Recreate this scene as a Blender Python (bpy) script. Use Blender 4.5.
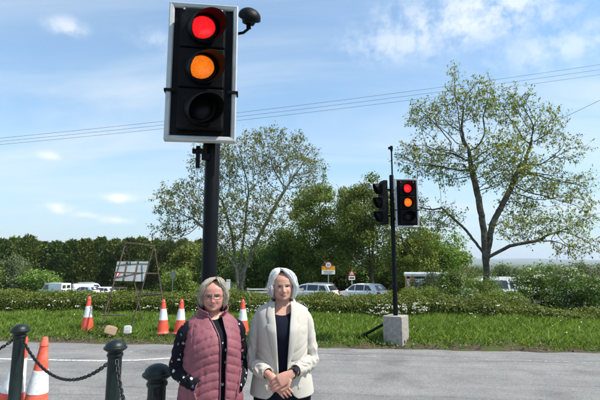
import bpy, bmesh, math, random
import numpy as np
from mathutils import Vector, Matrix, Quaternion

for o in list(bpy.data.objects):
    bpy.data.objects.remove(o)
scene = bpy.context.scene
col = scene.collection
R = math.radians

# ---------------------------------------------------------------- camera
CAM_H = 1.67
PITCH = R(8.15)
cam_d = bpy.data.cameras.new('camera')
cam_d.sensor_width = 36.0
cam_d.lens = 26.0
cam_d.clip_start = 0.05
cam_d.clip_end = 30000
cam = bpy.data.objects.new('camera', cam_d)
cam.location = (0, 0, CAM_H)
cam.rotation_euler = (math.pi / 2 + PITCH, 0, 0)
col.objects.link(cam)
scene.camera = cam

# ---------------------------------------------------------------- sky
SUN_EL, SUN_AZ = R(54), R(104)          # azimuth clockwise from +Y (straight ahead)
SUNV = Vector((math.sin(SUN_AZ) * math.cos(SUN_EL), math.cos(SUN_AZ) * math.cos(SUN_EL), math.sin(SUN_EL)))
world = bpy.data.worlds.new('World')
scene.world = world
world.use_nodes = True
wn, wl = world.node_tree.nodes, world.node_tree.links
wn.clear()


def node(nt, kind, **kw):
    n = nt.nodes.new(kind)
    for k, v in kw.items():
        if k.startswith('i_'):
            n.inputs[k[2:].replace('_', ' ')].default_value = v
        else:
            setattr(n, k, v)
    return n


def math_n(nt, op, a, b=None, clamp=False):
    n = nt.nodes.new('ShaderNodeMath')
    n.operation = op
    n.use_clamp = clamp
    for i, v in enumerate((a, b)):
        if v is None:
            continue
        if isinstance(v, (int, float)):
            n.inputs[i].default_value = v
        else:
            nt.links.new(v, n.inputs[i])
    return n.outputs[0]


def ramp(nt, fac, stops, interp='LINEAR'):
    n = nt.nodes.new('ShaderNodeValToRGB')
    n.color_ramp.interpolation = interp
    els = n.color_ramp.elements
    while len(els) < len(stops):
        els.new(0.5)
    for e, (p, c) in zip(els, stops):
        e.position = p
        e.color = (*c, 1) if len(c) == 3 else c
    nt.links.new(fac, n.inputs[0])
    return n.outputs[0]


def mixc(nt, fac, a, b, mode='MIX'):
    n = nt.nodes.new('ShaderNodeMix')
    n.data_type = 'RGBA'
    n.blend_type = mode
    for i, v in ((0, fac), (6, a), (7, b)):
        if hasattr(v, 'is_output'):
            nt.links.new(v, n.inputs[i])
        elif isinstance(v, (int, float)):
            n.inputs[i].default_value = v
        else:
            n.inputs[i].default_value = (*v, 1) if len(v) == 3 else v
    return n.outputs[2]


def build_sky():
    nt = world.node_tree
    out = node(nt, 'ShaderNodeOutputWorld')
    bg = node(nt, 'ShaderNodeBackground', i_Strength=0.098)
    sky = node(nt, 'ShaderNodeTexSky', sky_type='NISHITA', sun_disc=False, sun_elevation=SUN_EL,
               sun_rotation=SUN_AZ, altitude=60, air_density=1.25, dust_density=0.35, ozone_density=3.2)
    tc = node(nt, 'ShaderNodeTexCoord')
    sep = node(nt, 'ShaderNodeSeparateXYZ')
    nt.links.new(tc.outputs['Generated'], sep.inputs[0])
    X, Y, Z = sep.outputs
    zc = math_n(nt, 'ADD', math_n(nt, 'MAXIMUM', Z, 0.0), 0.13)
    cmb = node(nt, 'ShaderNodeCombineXYZ')
    nt.links.new(math_n(nt, 'DIVIDE', X, zc), cmb.inputs[0])
    nt.links.new(math_n(nt, 'DIVIDE', Y, zc), cmb.inputs[1])
    # high thin cirrus
    mp = node(nt, 'ShaderNodeMapping')
    mp.inputs['Rotation'].default_value = (0, 0, R(-20))
    mp.inputs['Scale'].default_value = (0.42, 1.15, 1)
    mp.inputs['Location'].default_value = (2.7, 0.9, 0)
    nt.links.new(cmb.outputs[0], mp.inputs[0])
    n1 = node(nt, 'ShaderNodeTexNoise', i_Scale=1.15, i_Detail=9.0, i_Roughness=0.58, i_Distortion=0.7)
    nt.links.new(mp.outputs[0], n1.inputs[0])
    cir = ramp(nt, n1.outputs[0], [(0.34, (0, 0, 0)), (0.80, (1, 1, 1))], 'EASE')
    cirrus = math_n(nt, 'MULTIPLY', cir, 0.80)
    # low cumulus puffs at a few bearings
    n2 = node(nt, 'ShaderNodeTexNoise', i_Scale=26.0, i_Detail=6.0, i_Roughness=0.6)
    nt.links.new(tc.outputs['Generated'], n2.inputs[0])
    puff = None
    for (px, py, rx, rz, s) in PUFFS:
        u, v = (px - 300) / 433.3, (200 - py) / 433.3
        d = Vector((u, math.cos(PITCH) - v * math.sin(PITCH), math.sin(PITCH) + v * math.cos(PITCH))).normalized()
        vs = node(nt, 'ShaderNodeVectorMath', operation='SUBTRACT')
        nt.links.new(tc.outputs['Generated'], vs.inputs[0])
        vs.inputs[1].default_value = d
        vm = node(nt, 'ShaderNodeVectorMath', operation='MULTIPLY')
        nt.links.new(vs.outputs[0], vm.inputs[0])
        vm.inputs[1].default_value = (1 / rx, 1 / rx, 1 / rz)
        ln = node(nt, 'ShaderNodeVectorMath', operation='LENGTH')
        nt.links.new(vm.outputs[0], ln.inputs[0])
        base = math_n(nt, 'SUBTRACT', 1.0, ln.outputs['Value'])
        m = math_n(nt, 'ADD', base, math_n(nt, 'MULTIPLY', math_n(nt, 'SUBTRACT', n2.outputs[0], 0.5), 4.2))
        m = math_n(nt, 'MULTIPLY', math_n(nt, 'MULTIPLY', m, 1.0, True), math_n(nt, 'MULTIPLY', base, 1.25, True))
        m = math_n(nt, 'MULTIPLY', m, s)
        puff = m if puff is None else math_n(nt, 'MAXIMUM', puff, m)
    hz = ramp(nt, Z, [(0.0, (1, 1, 1)), (0.05, (0.95, 0.95, 0.95)), (0.30, (0.30, 0.30, 0.30)), (0.7, (0.12, 0.12, 0.12))], 'EASE')
    veil = mixc(nt, math_n(nt, 'MULTIPLY', hz, 0.72), mixc(nt, 1.0, sky.outputs[0], (0.88, 1.02, 1.06), 'MULTIPLY'), (2.85, 4.05, 4.95))
    c1 = mixc(nt, cirrus, veil, (4.5, 5.0, 5.4))
    c2 = mixc(nt, puff, c1, (6.2, 6.3, 6.4))
    nt.links.new(c2, bg.inputs[0])
    nt.links.new(bg.outputs[0], out.inputs[0])


PUFFS = [(66, 26, 0.055, 0.025, 0.5), (57, 208, 0.042, 0.018, 1.0), (119, 198, 0.048, 0.017, 1.0),
         (50, 156, 0.03, 0.014, 0.6), (117, 220, 0.05, 0.013, 0.7), (160, 40, 0.09, 0.03, 0.25),
         (85, 215, 0.05, 0.012, 0.6), (480, 14, 0.30, 0.08, 0.62), (405, 42, 0.2, 0.06, 0.45), (560, 45, 0.18, 0.06, 0.4)]
build_sky()

sun_d = bpy.data.lights.new('sun', 'SUN')
sun_d.energy = 3.7
sun_d.angle = R(0.9)
sun_d.color = (1.0, 0.94, 0.84)
sun = bpy.data.objects.new('sun', sun_d)
sun.rotation_euler = SUNV.to_track_quat('Z', 'Y').to_euler()
sun.location = (20, -10, 40)
col.objects.link(sun)

scene.view_settings.view_transform = 'Standard'
scene.view_settings.look = 'None'
scene.view_settings.exposure = 0.98
scene.view_settings.gamma = 1.0
scene.view_settings.use_curve_mapping = False
scene.render.engine = 'CYCLES'
scene.cycles.max_bounces = 8
scene.cycles.transparent_max_bounces = 12


# ---------------------------------------------------------------- helpers
def P(px, py, y):
    """bearing measured in the photograph at real distance y (metres ahead) -> world point"""
    u, v = (px - 300) / 433.3, (200 - py) / 433.3
    d = (u, math.cos(PITCH) - v * math.sin(PITCH), math.sin(PITCH) + v * math.cos(PITCH))
    k = y / d[1]
    return Vector((d[0] * k, y, CAM_H + d[2] * k))


def tag(o, label=None, cat=None, group=None, kind=None):
    if label: o['label'] = label
    if cat: o['category'] = cat
    if group: o['group'] = group
    if kind: o['kind'] = kind
    return o


def empty(name, loc=(0, 0, 0), rz=0.0, label=None, cat=None, group=None):
    o = bpy.data.objects.new(name, None)
    o.empty_display_size = 0.1
    o.location = loc
    o.rotation_euler = (0, 0, rz)
    col.objects.link(o)
    return tag(o, label, cat, group)


def link(name, me, mats=None, parent=None, smooth=False, loc=None):
    if mats is not None:
        for m in (mats if isinstance(mats, (list, tuple)) else [mats]):
            me.materials.append(m)
    if smooth and len(me.polygons):
        me.polygons.foreach_set('use_smooth', np.ones(len(me.polygons), bool))
    o = bpy.data.objects.new(name, me)
    col.objects.link(o)
    if parent is not None: o.parent = parent
    if loc is not None: o.location = loc
    return o


def np_mesh(name, V, F, midx=None):
    """fast mesh from arrays; F is (n,3) or (n,4)"""
    V = np.asarray(V, np.float32); F = np.asarray(F, np.int32)
    me = bpy.data.meshes.new(name)
    n, k = F.shape
    me.vertices.add(len(V)); me.vertices.foreach_set('co', V.ravel())
    me.loops.add(n * k); me.loops.foreach_set('vertex_index', F.ravel())
    me.polygons.add(n)
    me.polygons.foreach_set('loop_start', np.arange(0, n * k, k, dtype=np.int32))
    if midx is not None: me.polygons.foreach_set('material_index', np.asarray(midx, np.int32))
    me.update(calc_edges=True)
    me.validate()
    return me


def copy_tree(o, parent=None):
    c = o.copy(); col.objects.link(c); c.parent = parent
    for ch in list(o.children): copy_tree(ch, c)
    return c


class MB:
    def __init__(s): s.v = []; s.f = []; s.m = []

    def add(s, v, f, m=0):
        b = len(s.v)
        s.v += [tuple(p) for p in v]
        s.f += [tuple(i + b for i in q) for q in f]
        s.m += [m] * len(f)
        return s

    def box(s, c, size, rot=None, m=0, taper=1.0):
        x, y, z = (k / 2 for k in size)
        vs = [Vector((a * x * (taper if d > 0 else 1), b * y * (taper if d > 0 else 1), d * z)) for a in (-1, 1) for b in (-1, 1) for d in (-1, 1)]
        if rot is not None: vs = [rot @ p for p in vs]
        vs = [p + Vector(c) for p in vs]
        return s.add(vs, [(0, 1, 3, 2), (4, 6, 7, 5), (0, 4, 5, 1), (2, 3, 7, 6), (0, 2, 6, 4), (1, 5, 7, 3)], m)

    def tube(s, pts, rad, n=8, m=0, cap=True, flat=1.0, closed=False):
        pts = [Vector(p) for p in pts]
        k = len(pts)
        rads = list(rad) if hasattr(rad, '__len__') else [rad] * k
        t0 = (pts[1] - pts[0]).normalized()
        ref = Vector((0, 0, 1)) if abs(t0.z) < 0.9 else Vector((1, 0, 0))
        nrm = t0.cross(ref).normalized()
        vs = []
        for i, p in enumerate(pts):
            if closed: t = pts[(i + 1) % k] - pts[i - 1]
            elif i == 0: t = pts[1] - p
            elif i == k - 1: t = p - pts[i - 1]
            else: t = pts[i + 1] - pts[i - 1]
            t = t.normalized() if t.length > 1e-9 else t0
            nrm = (nrm - t * nrm.dot(t))
            nrm = nrm.normalized() if nrm.length > 1e-6 else t.orthogonal().normalized()
            b = t.cross(nrm)
            for j in range(n):
                a = 2 * math.pi * j / n
                vs.append(p + (nrm * math.cos(a) + b * math.sin(a) * flat) * rads[i])
        fs = []
        for i in range(k if closed else k - 1):
            i2 = (i + 1) % k
            for j in range(n):
                j2 = (j + 1) % n
                fs.append((i * n + j, i * n + j2, i2 * n + j2, i2 * n + j))
        if cap and not closed:
            fs.append(tuple(range(n - 1, -1, -1))); fs.append(tuple(range((k - 1) * n, k * n)))
        return s.add(vs, fs, m)

    def lathe(s, prof, n=24, c=(0, 0, 0), m=0, M=None):
        vs, fs = [], []
        k = len(prof)
        for (r, z) in prof:
            for j in range(n):
                a = 2 * math.pi * j / n
                p = Vector((r * math.cos(a), r * math.sin(a), z))
                if M is not None: p = M @ p
                vs.append(p + Vector(c))
        for i in range(k - 1):
            for j in range(n):
                j2 = (j + 1) % n
                fs.append((i * n + j, i * n + j2, (i + 1) * n + j2, (i + 1) * n + j))
        if prof[0][0] > 1e-5: fs.append(tuple(range(n - 1, -1, -1)))
        if prof[-1][0] > 1e-5: fs.append(tuple(range((k - 1) * n, k * n)))
        return s.add(vs, fs, m)

    def rings(s, rs, closed=True, m=0, cap=True):
        n, k = len(rs[0]), len(rs)
        vs = [p for r in rs for p in r]
        fs = []
        for i in range(k - 1):
            for j in range(n if closed else n - 1):
                j2 = (j + 1) % n
                fs.append((i * n + j, i * n + j2, (i + 1) * n + j2, (i + 1) * n + j))
        if cap and closed:
            fs.append(tuple(range(n - 1, -1, -1))); fs.append(tuple(range((k - 1) * n, k * n)))
        return s.add(vs, fs, m)

    def prism(s, poly, y0, y1, m=0, M=None):
        """polygon in xz extruded along y"""
        n = len(poly)
        vs = [Vector((x, y0, z)) for x, z in poly] + [Vector((x, y1, z)) for x, z in poly]
        if M is not None: vs = [M @ p for p in vs]
        fs = [tuple(range(n)), tuple(range(2 * n - 1, n - 1, -1))] + [(i, i + n, (i + 1) % n + n, (i + 1) % n) for i in range(n)]
        return s.add(vs, fs, m)

    def build(s, name, mats, parent=None, smooth=False, loc=None, bevel=0, weld=False, auto=None):
        me = bpy.data.meshes.new(name)
        me.from_pydata([tuple(p) for p in s.v], [], s.f)
        me.polygons.foreach_set('material_index', np.array(s.m, np.int32))
        bm = bmesh.new(); bm.from_mesh(me)
        if weld: bmesh.ops.remove_doubles(bm, verts=bm.verts, dist=1e-5)
        bmesh.ops.recalc_face_normals(bm, faces=bm.faces)
        if bevel: bmesh.ops.bevel(bm, geom=[e for e in bm.edges if len(e.link_faces) == 2 and e.calc_face_angle(0) > 0.6], offset=bevel, segments=2, profile=0.6, affect='EDGES', clamp_overlap=True)
        bm.to_mesh(me); bm.free()
        me.update()
        o = link(name, me, mats, parent, smooth or auto is not None, loc)
        if auto is not None:
            me.set_sharp_from_angle(angle=R(auto))
        return o


def catmull(xs, ys, x):
    """smooth monotone-ish interpolation (pchip)"""
    xs, ys = np.asarray(xs, float), np.asarray(ys, float)
    h = np.diff(xs); d = np.diff(ys) / h
    m = np.zeros_like(ys)
    m[0], m[-1] = d[0], d[-1]
    for i in range(1, len(xs) - 1):
        m[i] = 0 if d[i - 1] * d[i] <= 0 else 2 * d[i - 1] * d[i] / (d[i - 1] + d[i])
    x = np.clip(np.asarray(x, float), xs[0], xs[-1])
    i = np.clip(np.searchsorted(xs, x) - 1, 0, len(h) - 1)
    t = (x - xs[i]) / h[i]
    return ((2 * t**3 - 3 * t**2 + 1) * ys[i] + (t**3 - 2 * t**2 + t) * h[i] * m[i]
            + (-2 * t**3 + 3 * t**2) * ys[i + 1] + (t**3 - t**2) * h[i] * m[i + 1])


def vnoise(p, seed=0):
    """cheap smooth 3-D value noise on an (n,3) array, -1..1"""
    p = np.asarray(p, float)
    i = np.floor(p).astype(np.int64); f = p - i
    f = f * f * (3 - 2 * f)
    def h(a, b, c):
        n = (a * 374761393 + b * 668265263 + c * 2147483647 + seed * 1442695041) & 0xffffffff
        n = ((n ^ (n >> 13)) * 1274126177) & 0xffffffff
        return ((n ^ (n >> 16)) & 0xffff) / 32767.5 - 1
    r = 0
    for dx in (0, 1):
        for dy in (0, 1):
            for dz in (0, 1):
                w = (f[..., 0] if dx else 1 - f[..., 0]) * (f[..., 1] if dy else 1 - f[..., 1]) * (f[..., 2] if dz else 1 - f[..., 2])
                r = r + w * h(i[..., 0] + dx, i[..., 1] + dy, i[..., 2] + dz)
    return r


# ---------------------------------------------------------------- materials
MATS = {}


def mat(name, color, rough=0.6, metal=0.0, var=0.12, vscale=8.0, bump=0.0, bscale=40.0, spec=0.5, coat=0.0, sss=0.0,
        color2=None, c2scale=5.0, c2range=(0.45, 0.6), coords='Object', detail=5.0, dirt=None):
    m = bpy.data.materials.new(name); m.use_nodes = True
    nt = m.node_tree
    b = nt.nodes['Principled BSDF']
    tc = node(nt, 'ShaderNodeTexCoord')
    n = node(nt, 'ShaderNodeTexNoise', i_Scale=vscale, i_Detail=detail)
    nt.links.new(tc.outputs[coords], n.inputs[0])
    lo = tuple(c * (1 - var) for c in color); hi = tuple(min(1, c * (1 + var)) for c in color)
    c = ramp(nt, n.outputs[0], [(0.3, lo), (0.7, hi)])
    if color2 is not None:
        n2 = node(nt, 'ShaderNodeTexNoise', i_Scale=c2scale, i_Detail=7.0, i_Roughness=0.65)
        nt.links.new(tc.outputs[coords], n2.inputs[0])
        f = ramp(nt, n2.outputs[0], [(c2range[0], (0, 0, 0)), (c2range[1], (1, 1, 1))])
        c = mixc(nt, f, c, color2)
    nt.links.new(c, b.inputs['Base Color'])
    b.inputs['Roughness'].default_value = rough
    b.inputs['Metallic'].default_value = metal
    b.inputs['Specular IOR Level'].default_value = spec
    b.inputs['Coat Weight'].default_value = coat
    if sss:
        b.inputs['Subsurface Weight'].default_value = sss
        b.inputs['Subsurface Radius'].default_value = (0.012, 0.005, 0.003)
        b.inputs['Subsurface Scale'].default_value = 1.0
    if bump:
        n3 = node(nt, 'ShaderNodeTexNoise', i_Scale=bscale, i_Detail=6.0)
        nt.links.new(tc.outputs[coords], n3.inputs[0])
        bp = node(nt, 'ShaderNodeBump', i_Strength=bump, i_Distance=0.01)
        nt.links.new(n3.outputs[0], bp.inputs['Height'])
        nt.links.new(bp.outputs[0], b.inputs['Normal'])
    MATS[name] = m
    return m


def leaf_mat(name, stops, trans=0.35, rough=0.5):
    """leaf colours vary from leaf to leaf; light shines through"""
    m = bpy.data.materials.new(name); m.use_nodes = True
    nt = m.node_tree; nt.nodes.clear()
    out = node(nt, 'ShaderNodeOutputMaterial')
    g = node(nt, 'ShaderNodeNewGeometry')
    oi = node(nt, 'ShaderNodeObjectInfo')
    c = ramp(nt, g.outputs['Random Per Island'], stops)
    hs = node(nt, 'ShaderNodeHueSaturation')
    nt.links.new(math_n(nt, 'ADD', math_n(nt, 'MULTIPLY', oi.outputs['Random'], 0.04), 0.48), hs.inputs['Hue'])
    nt.links.new(math_n(nt, 'ADD', math_n(nt, 'MULTIPLY', oi.outputs['Random'], 0.4), 0.8), hs.inputs['Value'])
    nt.links.new(c, hs.inputs['Color'])
    b = node(nt, 'ShaderNodeBsdfPrincipled', i_Roughness=rough)
    b.inputs['Specular IOR Level'].default_value = 0.3
    t = node(nt, 'ShaderNodeBsdfTranslucent')
    nt.links.new(hs.outputs[0], b.inputs['Base Color'])
    tcol = mixc(nt, 1.0, hs.outputs[0], (1.25, 1.2, 0.6), 'MULTIPLY')
    nt.links.new(tcol, t.inputs[0])
    mx = node(nt, 'ShaderNodeMixShader'); mx.inputs[0].default_value = trans
    nt.links.new(b.outputs[0], mx.inputs[1]); nt.links.new(t.outputs[0], mx.inputs[2])
    nt.links.new(mx.outputs[0], out.inputs[0])
    MATS[name] = m
    return m


def emit_mat(name, color, strength, dots=True):
    m = bpy.data.materials.new(name); m.use_nodes = True
    nt = m.node_tree
    b = nt.nodes['Principled BSDF']
    tc = node(nt, 'ShaderNodeTexCoord')
    v = node(nt, 'ShaderNodeTexVoronoi', i_Scale=120.0)
    nt.links.new(tc.outputs['Object'], v.inputs[0])
    f = ramp(nt, v.outputs['Distance'], [(0.0, (1, 1, 1)), (0.75, (0.55, 0.55, 0.55))])
    ln = node(nt, 'ShaderNodeVectorMath', operation='LENGTH')                # the lamp behind the lens is hottest in the middle
    nt.links.new(tc.outputs['Object'], ln.inputs[0])
    hot = ramp(nt, math_n(nt, 'MULTIPLY', ln.outputs['Value'], 9.0), [(0.0, (1.5, 1.5, 1.5)), (0.45, (1.15, 1.15, 1.15)), (1.0, (0.8, 0.8, 0.8))])
    c = mixc(nt, 1.0, mixc(nt, 1.0, color, f, 'MULTIPLY'), hot, 'MULTIPLY')
    b.inputs['Base Color'].default_value = (*[k * 0.3 for k in color], 1)
    nt.links.new(c, b.inputs['Emission Color'])
    b.inputs['Emission Strength'].default_value = strength
    b.inputs['Roughness'].default_value = 0.25
    MATS[name] = m
    return m


mat('black_paint', (0.0035, 0.004, 0.005), 0.42, var=0.3, vscale=12, bump=0.05, bscale=90, spec=0.13)
mat('black_plastic', (0.0045, 0.005, 0.007), 0.5, spec=0.1, var=0.3, vscale=10, bump=0.10, bscale=60, color2=(0.016, 0.016, 0.016), c2scale=7, c2range=(0.5, 0.75))
mat('visor_inner', (0.004, 0.004, 0.004), 0.55, spec=0.1)
mat('bollard_paint', (0.006, 0.0135, 0.0135), 0.45, spec=0.35, var=0.35, vscale=9, bump=0.12, bscale=50, color2=(0.03, 0.035, 0.033), c2scale=22, c2range=(0.58, 0.75))
mat('frame_grey', (0.47, 0.49, 0.51), 0.42, metal=0.15, var=0.08, vscale=14, bump=0.03, color2=(0.33, 0.34, 0.35), c2scale=7, c2range=(0.55, 0.7))
mat('galvanised', (0.42, 0.44, 0.45), 0.45, metal=0.6, var=0.15, vscale=30)
mat('concrete', (0.30, 0.28, 0.25), 0.92, var=0.22, vscale=14, bump=0.6, bscale=45, color2=(0.17, 0.16, 0.14), c2scale=8, c2range=(0.5, 0.72))
mat('hole_dark', (0.02, 0.018, 0.016), 0.95)
mat('cone_orange', (0.78, 0.085, 0.04), 0.5, var=0.12, vscale=9, color2=(0.36, 0.10, 0.07), c2scale=12, c2range=(0.48, 0.74))
mat('cone_orange_dirty', (0.72, 0.10, 0.055), 0.55, var=0.15, vscale=9, color2=(0.50, 0.20, 0.14), c2scale=11, c2range=(0.46, 0.68))
mat('cone_white', (0.74, 0.75, 0.75), 0.4, var=0.08, vscale=9, color2=(0.42, 0.42, 0.40), c2scale=13, c2range=(0.46, 0.74))
mat('rubber', (0.025, 0.025, 0.027), 0.8, var=0.25)
mat('chain_steel', (0.02, 0.021, 0.022), 0.45, metal=0.4, var=0.4)
mat('rust_steel', (0.062, 0.042, 0.034), 0.85, var=0.35, vscale=25, color2=(0.12, 0.085, 0.07), c2scale=18)
mat('sign_back', (0.27, 0.30, 0.30), 0.5, metal=0.2, var=0.1, vscale=6, color2=(0.2, 0.22, 0.21), c2scale=4)
mat('sign_red', (0.55, 0.02, 0.03), 0.4)
mat('sign_white', (0.78, 0.79, 0.80), 0.4, var=0.05)
mat('sign_yellow', (0.88, 0.40, 0.015), 0.4, var=0.05)
mat('sign_black', (0.015, 0.015, 0.016), 0.5)
mat('sign_green', (0.10, 0.14, 0.11), 0.5)
mat('bag_tan', (0.30, 0.205, 0.13), 0.9, var=0.2, vscale=18, bump=0.4, bscale=60)
mat('bag_white', (0.52, 0.515, 0.49), 0.8, var=0.15, vscale=18, bump=0.4, bscale=60)
mat('bark', (0.060, 0.050, 0.040), 0.95, var=0.4, vscale=10, bump=0.9, bscale=28, color2=(0.12, 0.115, 0.085), c2scale=5)
mat('bark_pale', (0.12, 0.11, 0.085), 0.95, var=0.4, vscale=7, bump=0.7, bscale=20, color2=(0.22, 0.21, 0.17), c2scale=4)
mat('twig', (0.07, 0.055, 0.04), 0.95, var=0.3)
mat('fence_white', (0.62, 0.62, 0.60), 0.6, var=0.12)
mat('fence_wood', (0.30, 0.26, 0.21), 0.85, var=0.25)
mat('car_silver', (0.60, 0.64, 0.68), 0.3, metal=0.2, var=0.03, coat=0.8)
mat('car_white', (0.86, 0.87, 0.88), 0.3, var=0.03, coat=0.4)
mat('van_white', (0.74, 0.77, 0.80), 0.3, var=0.05, coat=0.4)
mat('car_glass', (0.018, 0.024, 0.03), 0.06, var=0.1, spec=0.8)
mat('tail_red', (0.45, 0.012, 0.012), 0.2, coat=0.8)
mat('plate_yellow', (0.75, 0.50, 0.04), 0.4)
mat('tyre', (0.02, 0.02, 0.02), 0.85)
mat('rim', (0.4, 0.41, 0.43), 0.3, metal=0.8)
mat('van_orange', (0.78, 0.27, 0.07), 0.4)
mat('cable', (0.03, 0.035, 0.04), 0.6)
mat('pole_wood', (0.12, 0.09, 0.065), 0.9, var=0.3)
# skin, hair, cloth
mat('skin_light', (0.53, 0.295, 0.215), 0.48, var=0.07, vscale=22, sss=0.25, color2=(0.45, 0.225, 0.17), c2scale=13, c2range=(0.40, 0.70), bump=0.22, bscale=190)
mat('skin_rosy', (0.53, 0.28, 0.21), 0.46, var=0.07, vscale=22, sss=0.25, color2=(0.45, 0.20, 0.165), c2scale=11, c2range=(0.38, 0.68), bump=0.22, bscale=190)
mat('lip', (0.30, 0.10, 0.092), 0.42, var=0.05)
mat('mouth_dark', (0.08, 0.02, 0.02), 0.7)
mat('teeth', (0.75, 0.70, 0.62), 0.35)
mat('eye_white', (0.42, 0.38, 0.35), 0.3)
mat('iris', (0.035, 0.035, 0.04), 0.2)
mat('lash', (0.075, 0.05, 0.042), 0.8)
mat('brow_grey', (0.28, 0.22, 0.18), 0.9)
mat('glasses', (0.02, 0.012, 0.01), 0.4)
mat('navy_top', (0.006, 0.008, 0.018), 0.9, spec=0.15, var=0.3, bump=0.1, bscale=200)
mat('black_cloth', (0.006, 0.006, 0.008), 0.9, spec=0.15, var=0.3, vscale=10, bump=0.15, bscale=150)
mat('shoe', (0.015, 0.014, 0.014), 0.45)
mat('cream_cloth', (0.45, 0.425, 0.38), 0.85, var=0.04, vscale=10, bump=0.16, bscale=320)
mat('cream_lining', (0.50, 0.46, 0.39), 0.85, var=0.05)
mat('vest_rose', (0.215, 0.072, 0.092), 0.6, var=0.14, vscale=14, bump=0.3, bscale=55, spec=0.3)
mat('vest_lining', (0.10, 0.028, 0.055), 0.5, var=0.1)
mat('watch_black', (0.012, 0.012, 0.013), 0.3)
mat('button', (0.45, 0.41, 0.33), 0.4)
mat('zip', (0.12, 0.04, 0.06), 0.4)


def add_flush(name, col_):
    nt = MATS[name].node_tree; b = nt.nodes['Principled BSDF']
    src = b.inputs['Base Color'].links[0].from_socket
    at = node(nt, 'ShaderNodeAttribute', attribute_name='flush')
    nt.links.new(mixc(nt, math_n(nt, 'MULTIPLY', at.outputs['Fac'], 0.75, True), src, col_), b.inputs['Base Color'])


add_flush('skin_light', (0.47, 0.175, 0.135))
add_flush('skin_rosy', (0.48, 0.155, 0.125))


def hair_mat(name, a, b):
    m = bpy.data.materials.new(name); m.use_nodes = True
    nt = m.node_tree; p = nt.nodes['Principled BSDF']
    g = node(nt, 'ShaderNodeNewGeometry')
    c = ramp(nt, g.outputs['Random Per Island'], [(0, a), (1, b)])
    nt.links.new(c, p.inputs['Base Color'])
    p.inputs['Roughness'].default_value = 0.42
    p.inputs['Specular IOR Level'].default_value = 0.5
    MATS[name] = m


hair_mat('hair_silver', (0.50, 0.50, 0.50), (0.90, 0.90, 0.88))
hair_mat('hair_ash', (0.21, 0.175, 0.13), (0.60, 0.53, 0.43))


def floral_mat():
    m = bpy.data.materials.new('floral_black'); m.use_nodes = True
    nt = m.node_tree; p = nt.nodes['Principled BSDF']
    tc = node(nt, 'ShaderNodeTexCoord')
    wob = node(nt, 'ShaderNodeTexNoise', i_Scale=60.0)
    nt.links.new(tc.outputs['Object'], wob.inputs[0])
    add = node(nt, 'ShaderNodeVectorMath', operation='MULTIPLY_ADD')
    nt.links.new(wob.outputs['Color'], add.inputs[0])
    add.inputs[1].default_value = (0.02, 0.02, 0.02)
    nt.links.new(tc.outputs['Object'], add.inputs[2])
    v = node(nt, 'ShaderNodeTexVoronoi', i_Scale=24.0)
    nt.links.new(add.outputs[0], v.inputs[0])
    f = ramp(nt, v.outputs['Distance'], [(0.18, (1, 1, 1)), (0.24, (0, 0, 0))])
    sp = ramp(nt, v.outputs['Color'], [(0.2, (0.55, 0.55, 0.56)), (0.45, (0.50, 0.20, 0.22)), (0.6, (0.12, 0.16, 0.24)), (0.8, (0.45, 0.44, 0.42))], 'CONSTANT')
    c = mixc(nt, f, (0.006, 0.0065, 0.011), sp)
    nt.links.new(c, p.inputs['Base Color'])
    p.inputs['Roughness'].default_value = 0.85
    p.inputs['Specular IOR Level'].default_value = 0.15
    MATS['floral_black'] = m


floral_mat()


def lens_glass():
    m = bpy.data.materials.new('lens_glass'); m.use_nodes = True
    nt = m.node_tree; nt.nodes.clear()
    out = node(nt, 'ShaderNodeOutputMaterial')
    tr = node(nt, 'ShaderNodeBsdfTransparent')
    gl = node(nt, 'ShaderNodeBsdfGlossy', i_Roughness=0.03)
    mx = node(nt, 'ShaderNodeMixShader'); mx.inputs[0].default_value = 0.07
    nt.links.new(tr.outputs[0], mx.inputs[1]); nt.links.new(gl.outputs[0], mx.inputs[2])
    nt.links.new(mx.outputs[0], out.inputs[0])
    MATS['lens_glass'] = m


lens_glass()
emit_mat('lamp_red', (1.0, 0.016, 0.022), 0.70)
emit_mat('lamp_amber', (1.0, 0.20, 0.012), 0.64)
mat('lamp_off', (0.006, 0.007, 0.014), 0.4, spec=0.2)

leaf_mat('leaf_hedge', [(0, (0.06, 0.11, 0.02)), (0.5, (0.125, 0.19, 0.032)), (0.9, (0.22, 0.27, 0.055)), (1, (0.25, 0.25, 0.07))])
leaf_mat('leaf_spring', [(0, (0.09, 0.145, 0.03)), (0.5, (0.15, 0.20, 0.045)), (1, (0.24, 0.25, 0.075))], 0.42)
leaf_mat('leaf_walnut', [(0, (0.10, 0.14, 0.025)), (0.5, (0.17, 0.20, 0.04)), (1, (0.28, 0.27, 0.08))], 0.45)
leaf_mat('leaf_deep', [(0, (0.047, 0.101, 0.020)), (0.6, (0.097, 0.169, 0.032)), (1, (0.189, 0.243, 0.054))])
leaf_mat('leaf_lime', [(0, (0.084, 0.144, 0.024)), (0.6, (0.150, 0.216, 0.036)), (1, (0.252, 0.288, 0.066))])
leaf_mat('leaf_fresh', [(0, (0.065, 0.11, 0.025)), (0.6, (0.13, 0.19, 0.038)), (1, (0.23, 0.27, 0.065))], 0.42)
leaf_mat('leaf_conifer', [(0, (0.033, 0.063, 0.015)), (0.6, (0.068, 0.105, 0.021)), (1, (0.128, 0.143, 0.030))], 0.15)
leaf_mat('leaf_golden', [(0, (0.05, 0.085, 0.016)), (0.6, (0.10, 0.145, 0.026)), (1, (0.19, 0.21, 0.045))], 0.15)
leaf_mat('leaf_hawthorn', [(0, (0.052, 0.098, 0.018)), (0.6, (0.092, 0.138, 0.029)), (1, (0.161, 0.196, 0.052))])
leaf_mat('leaf_grey', [(0, (0.07, 0.10, 0.045)), (0.6, (0.11, 0.14, 0.06)), (1, (0.17, 0.19, 0.09))])
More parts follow.
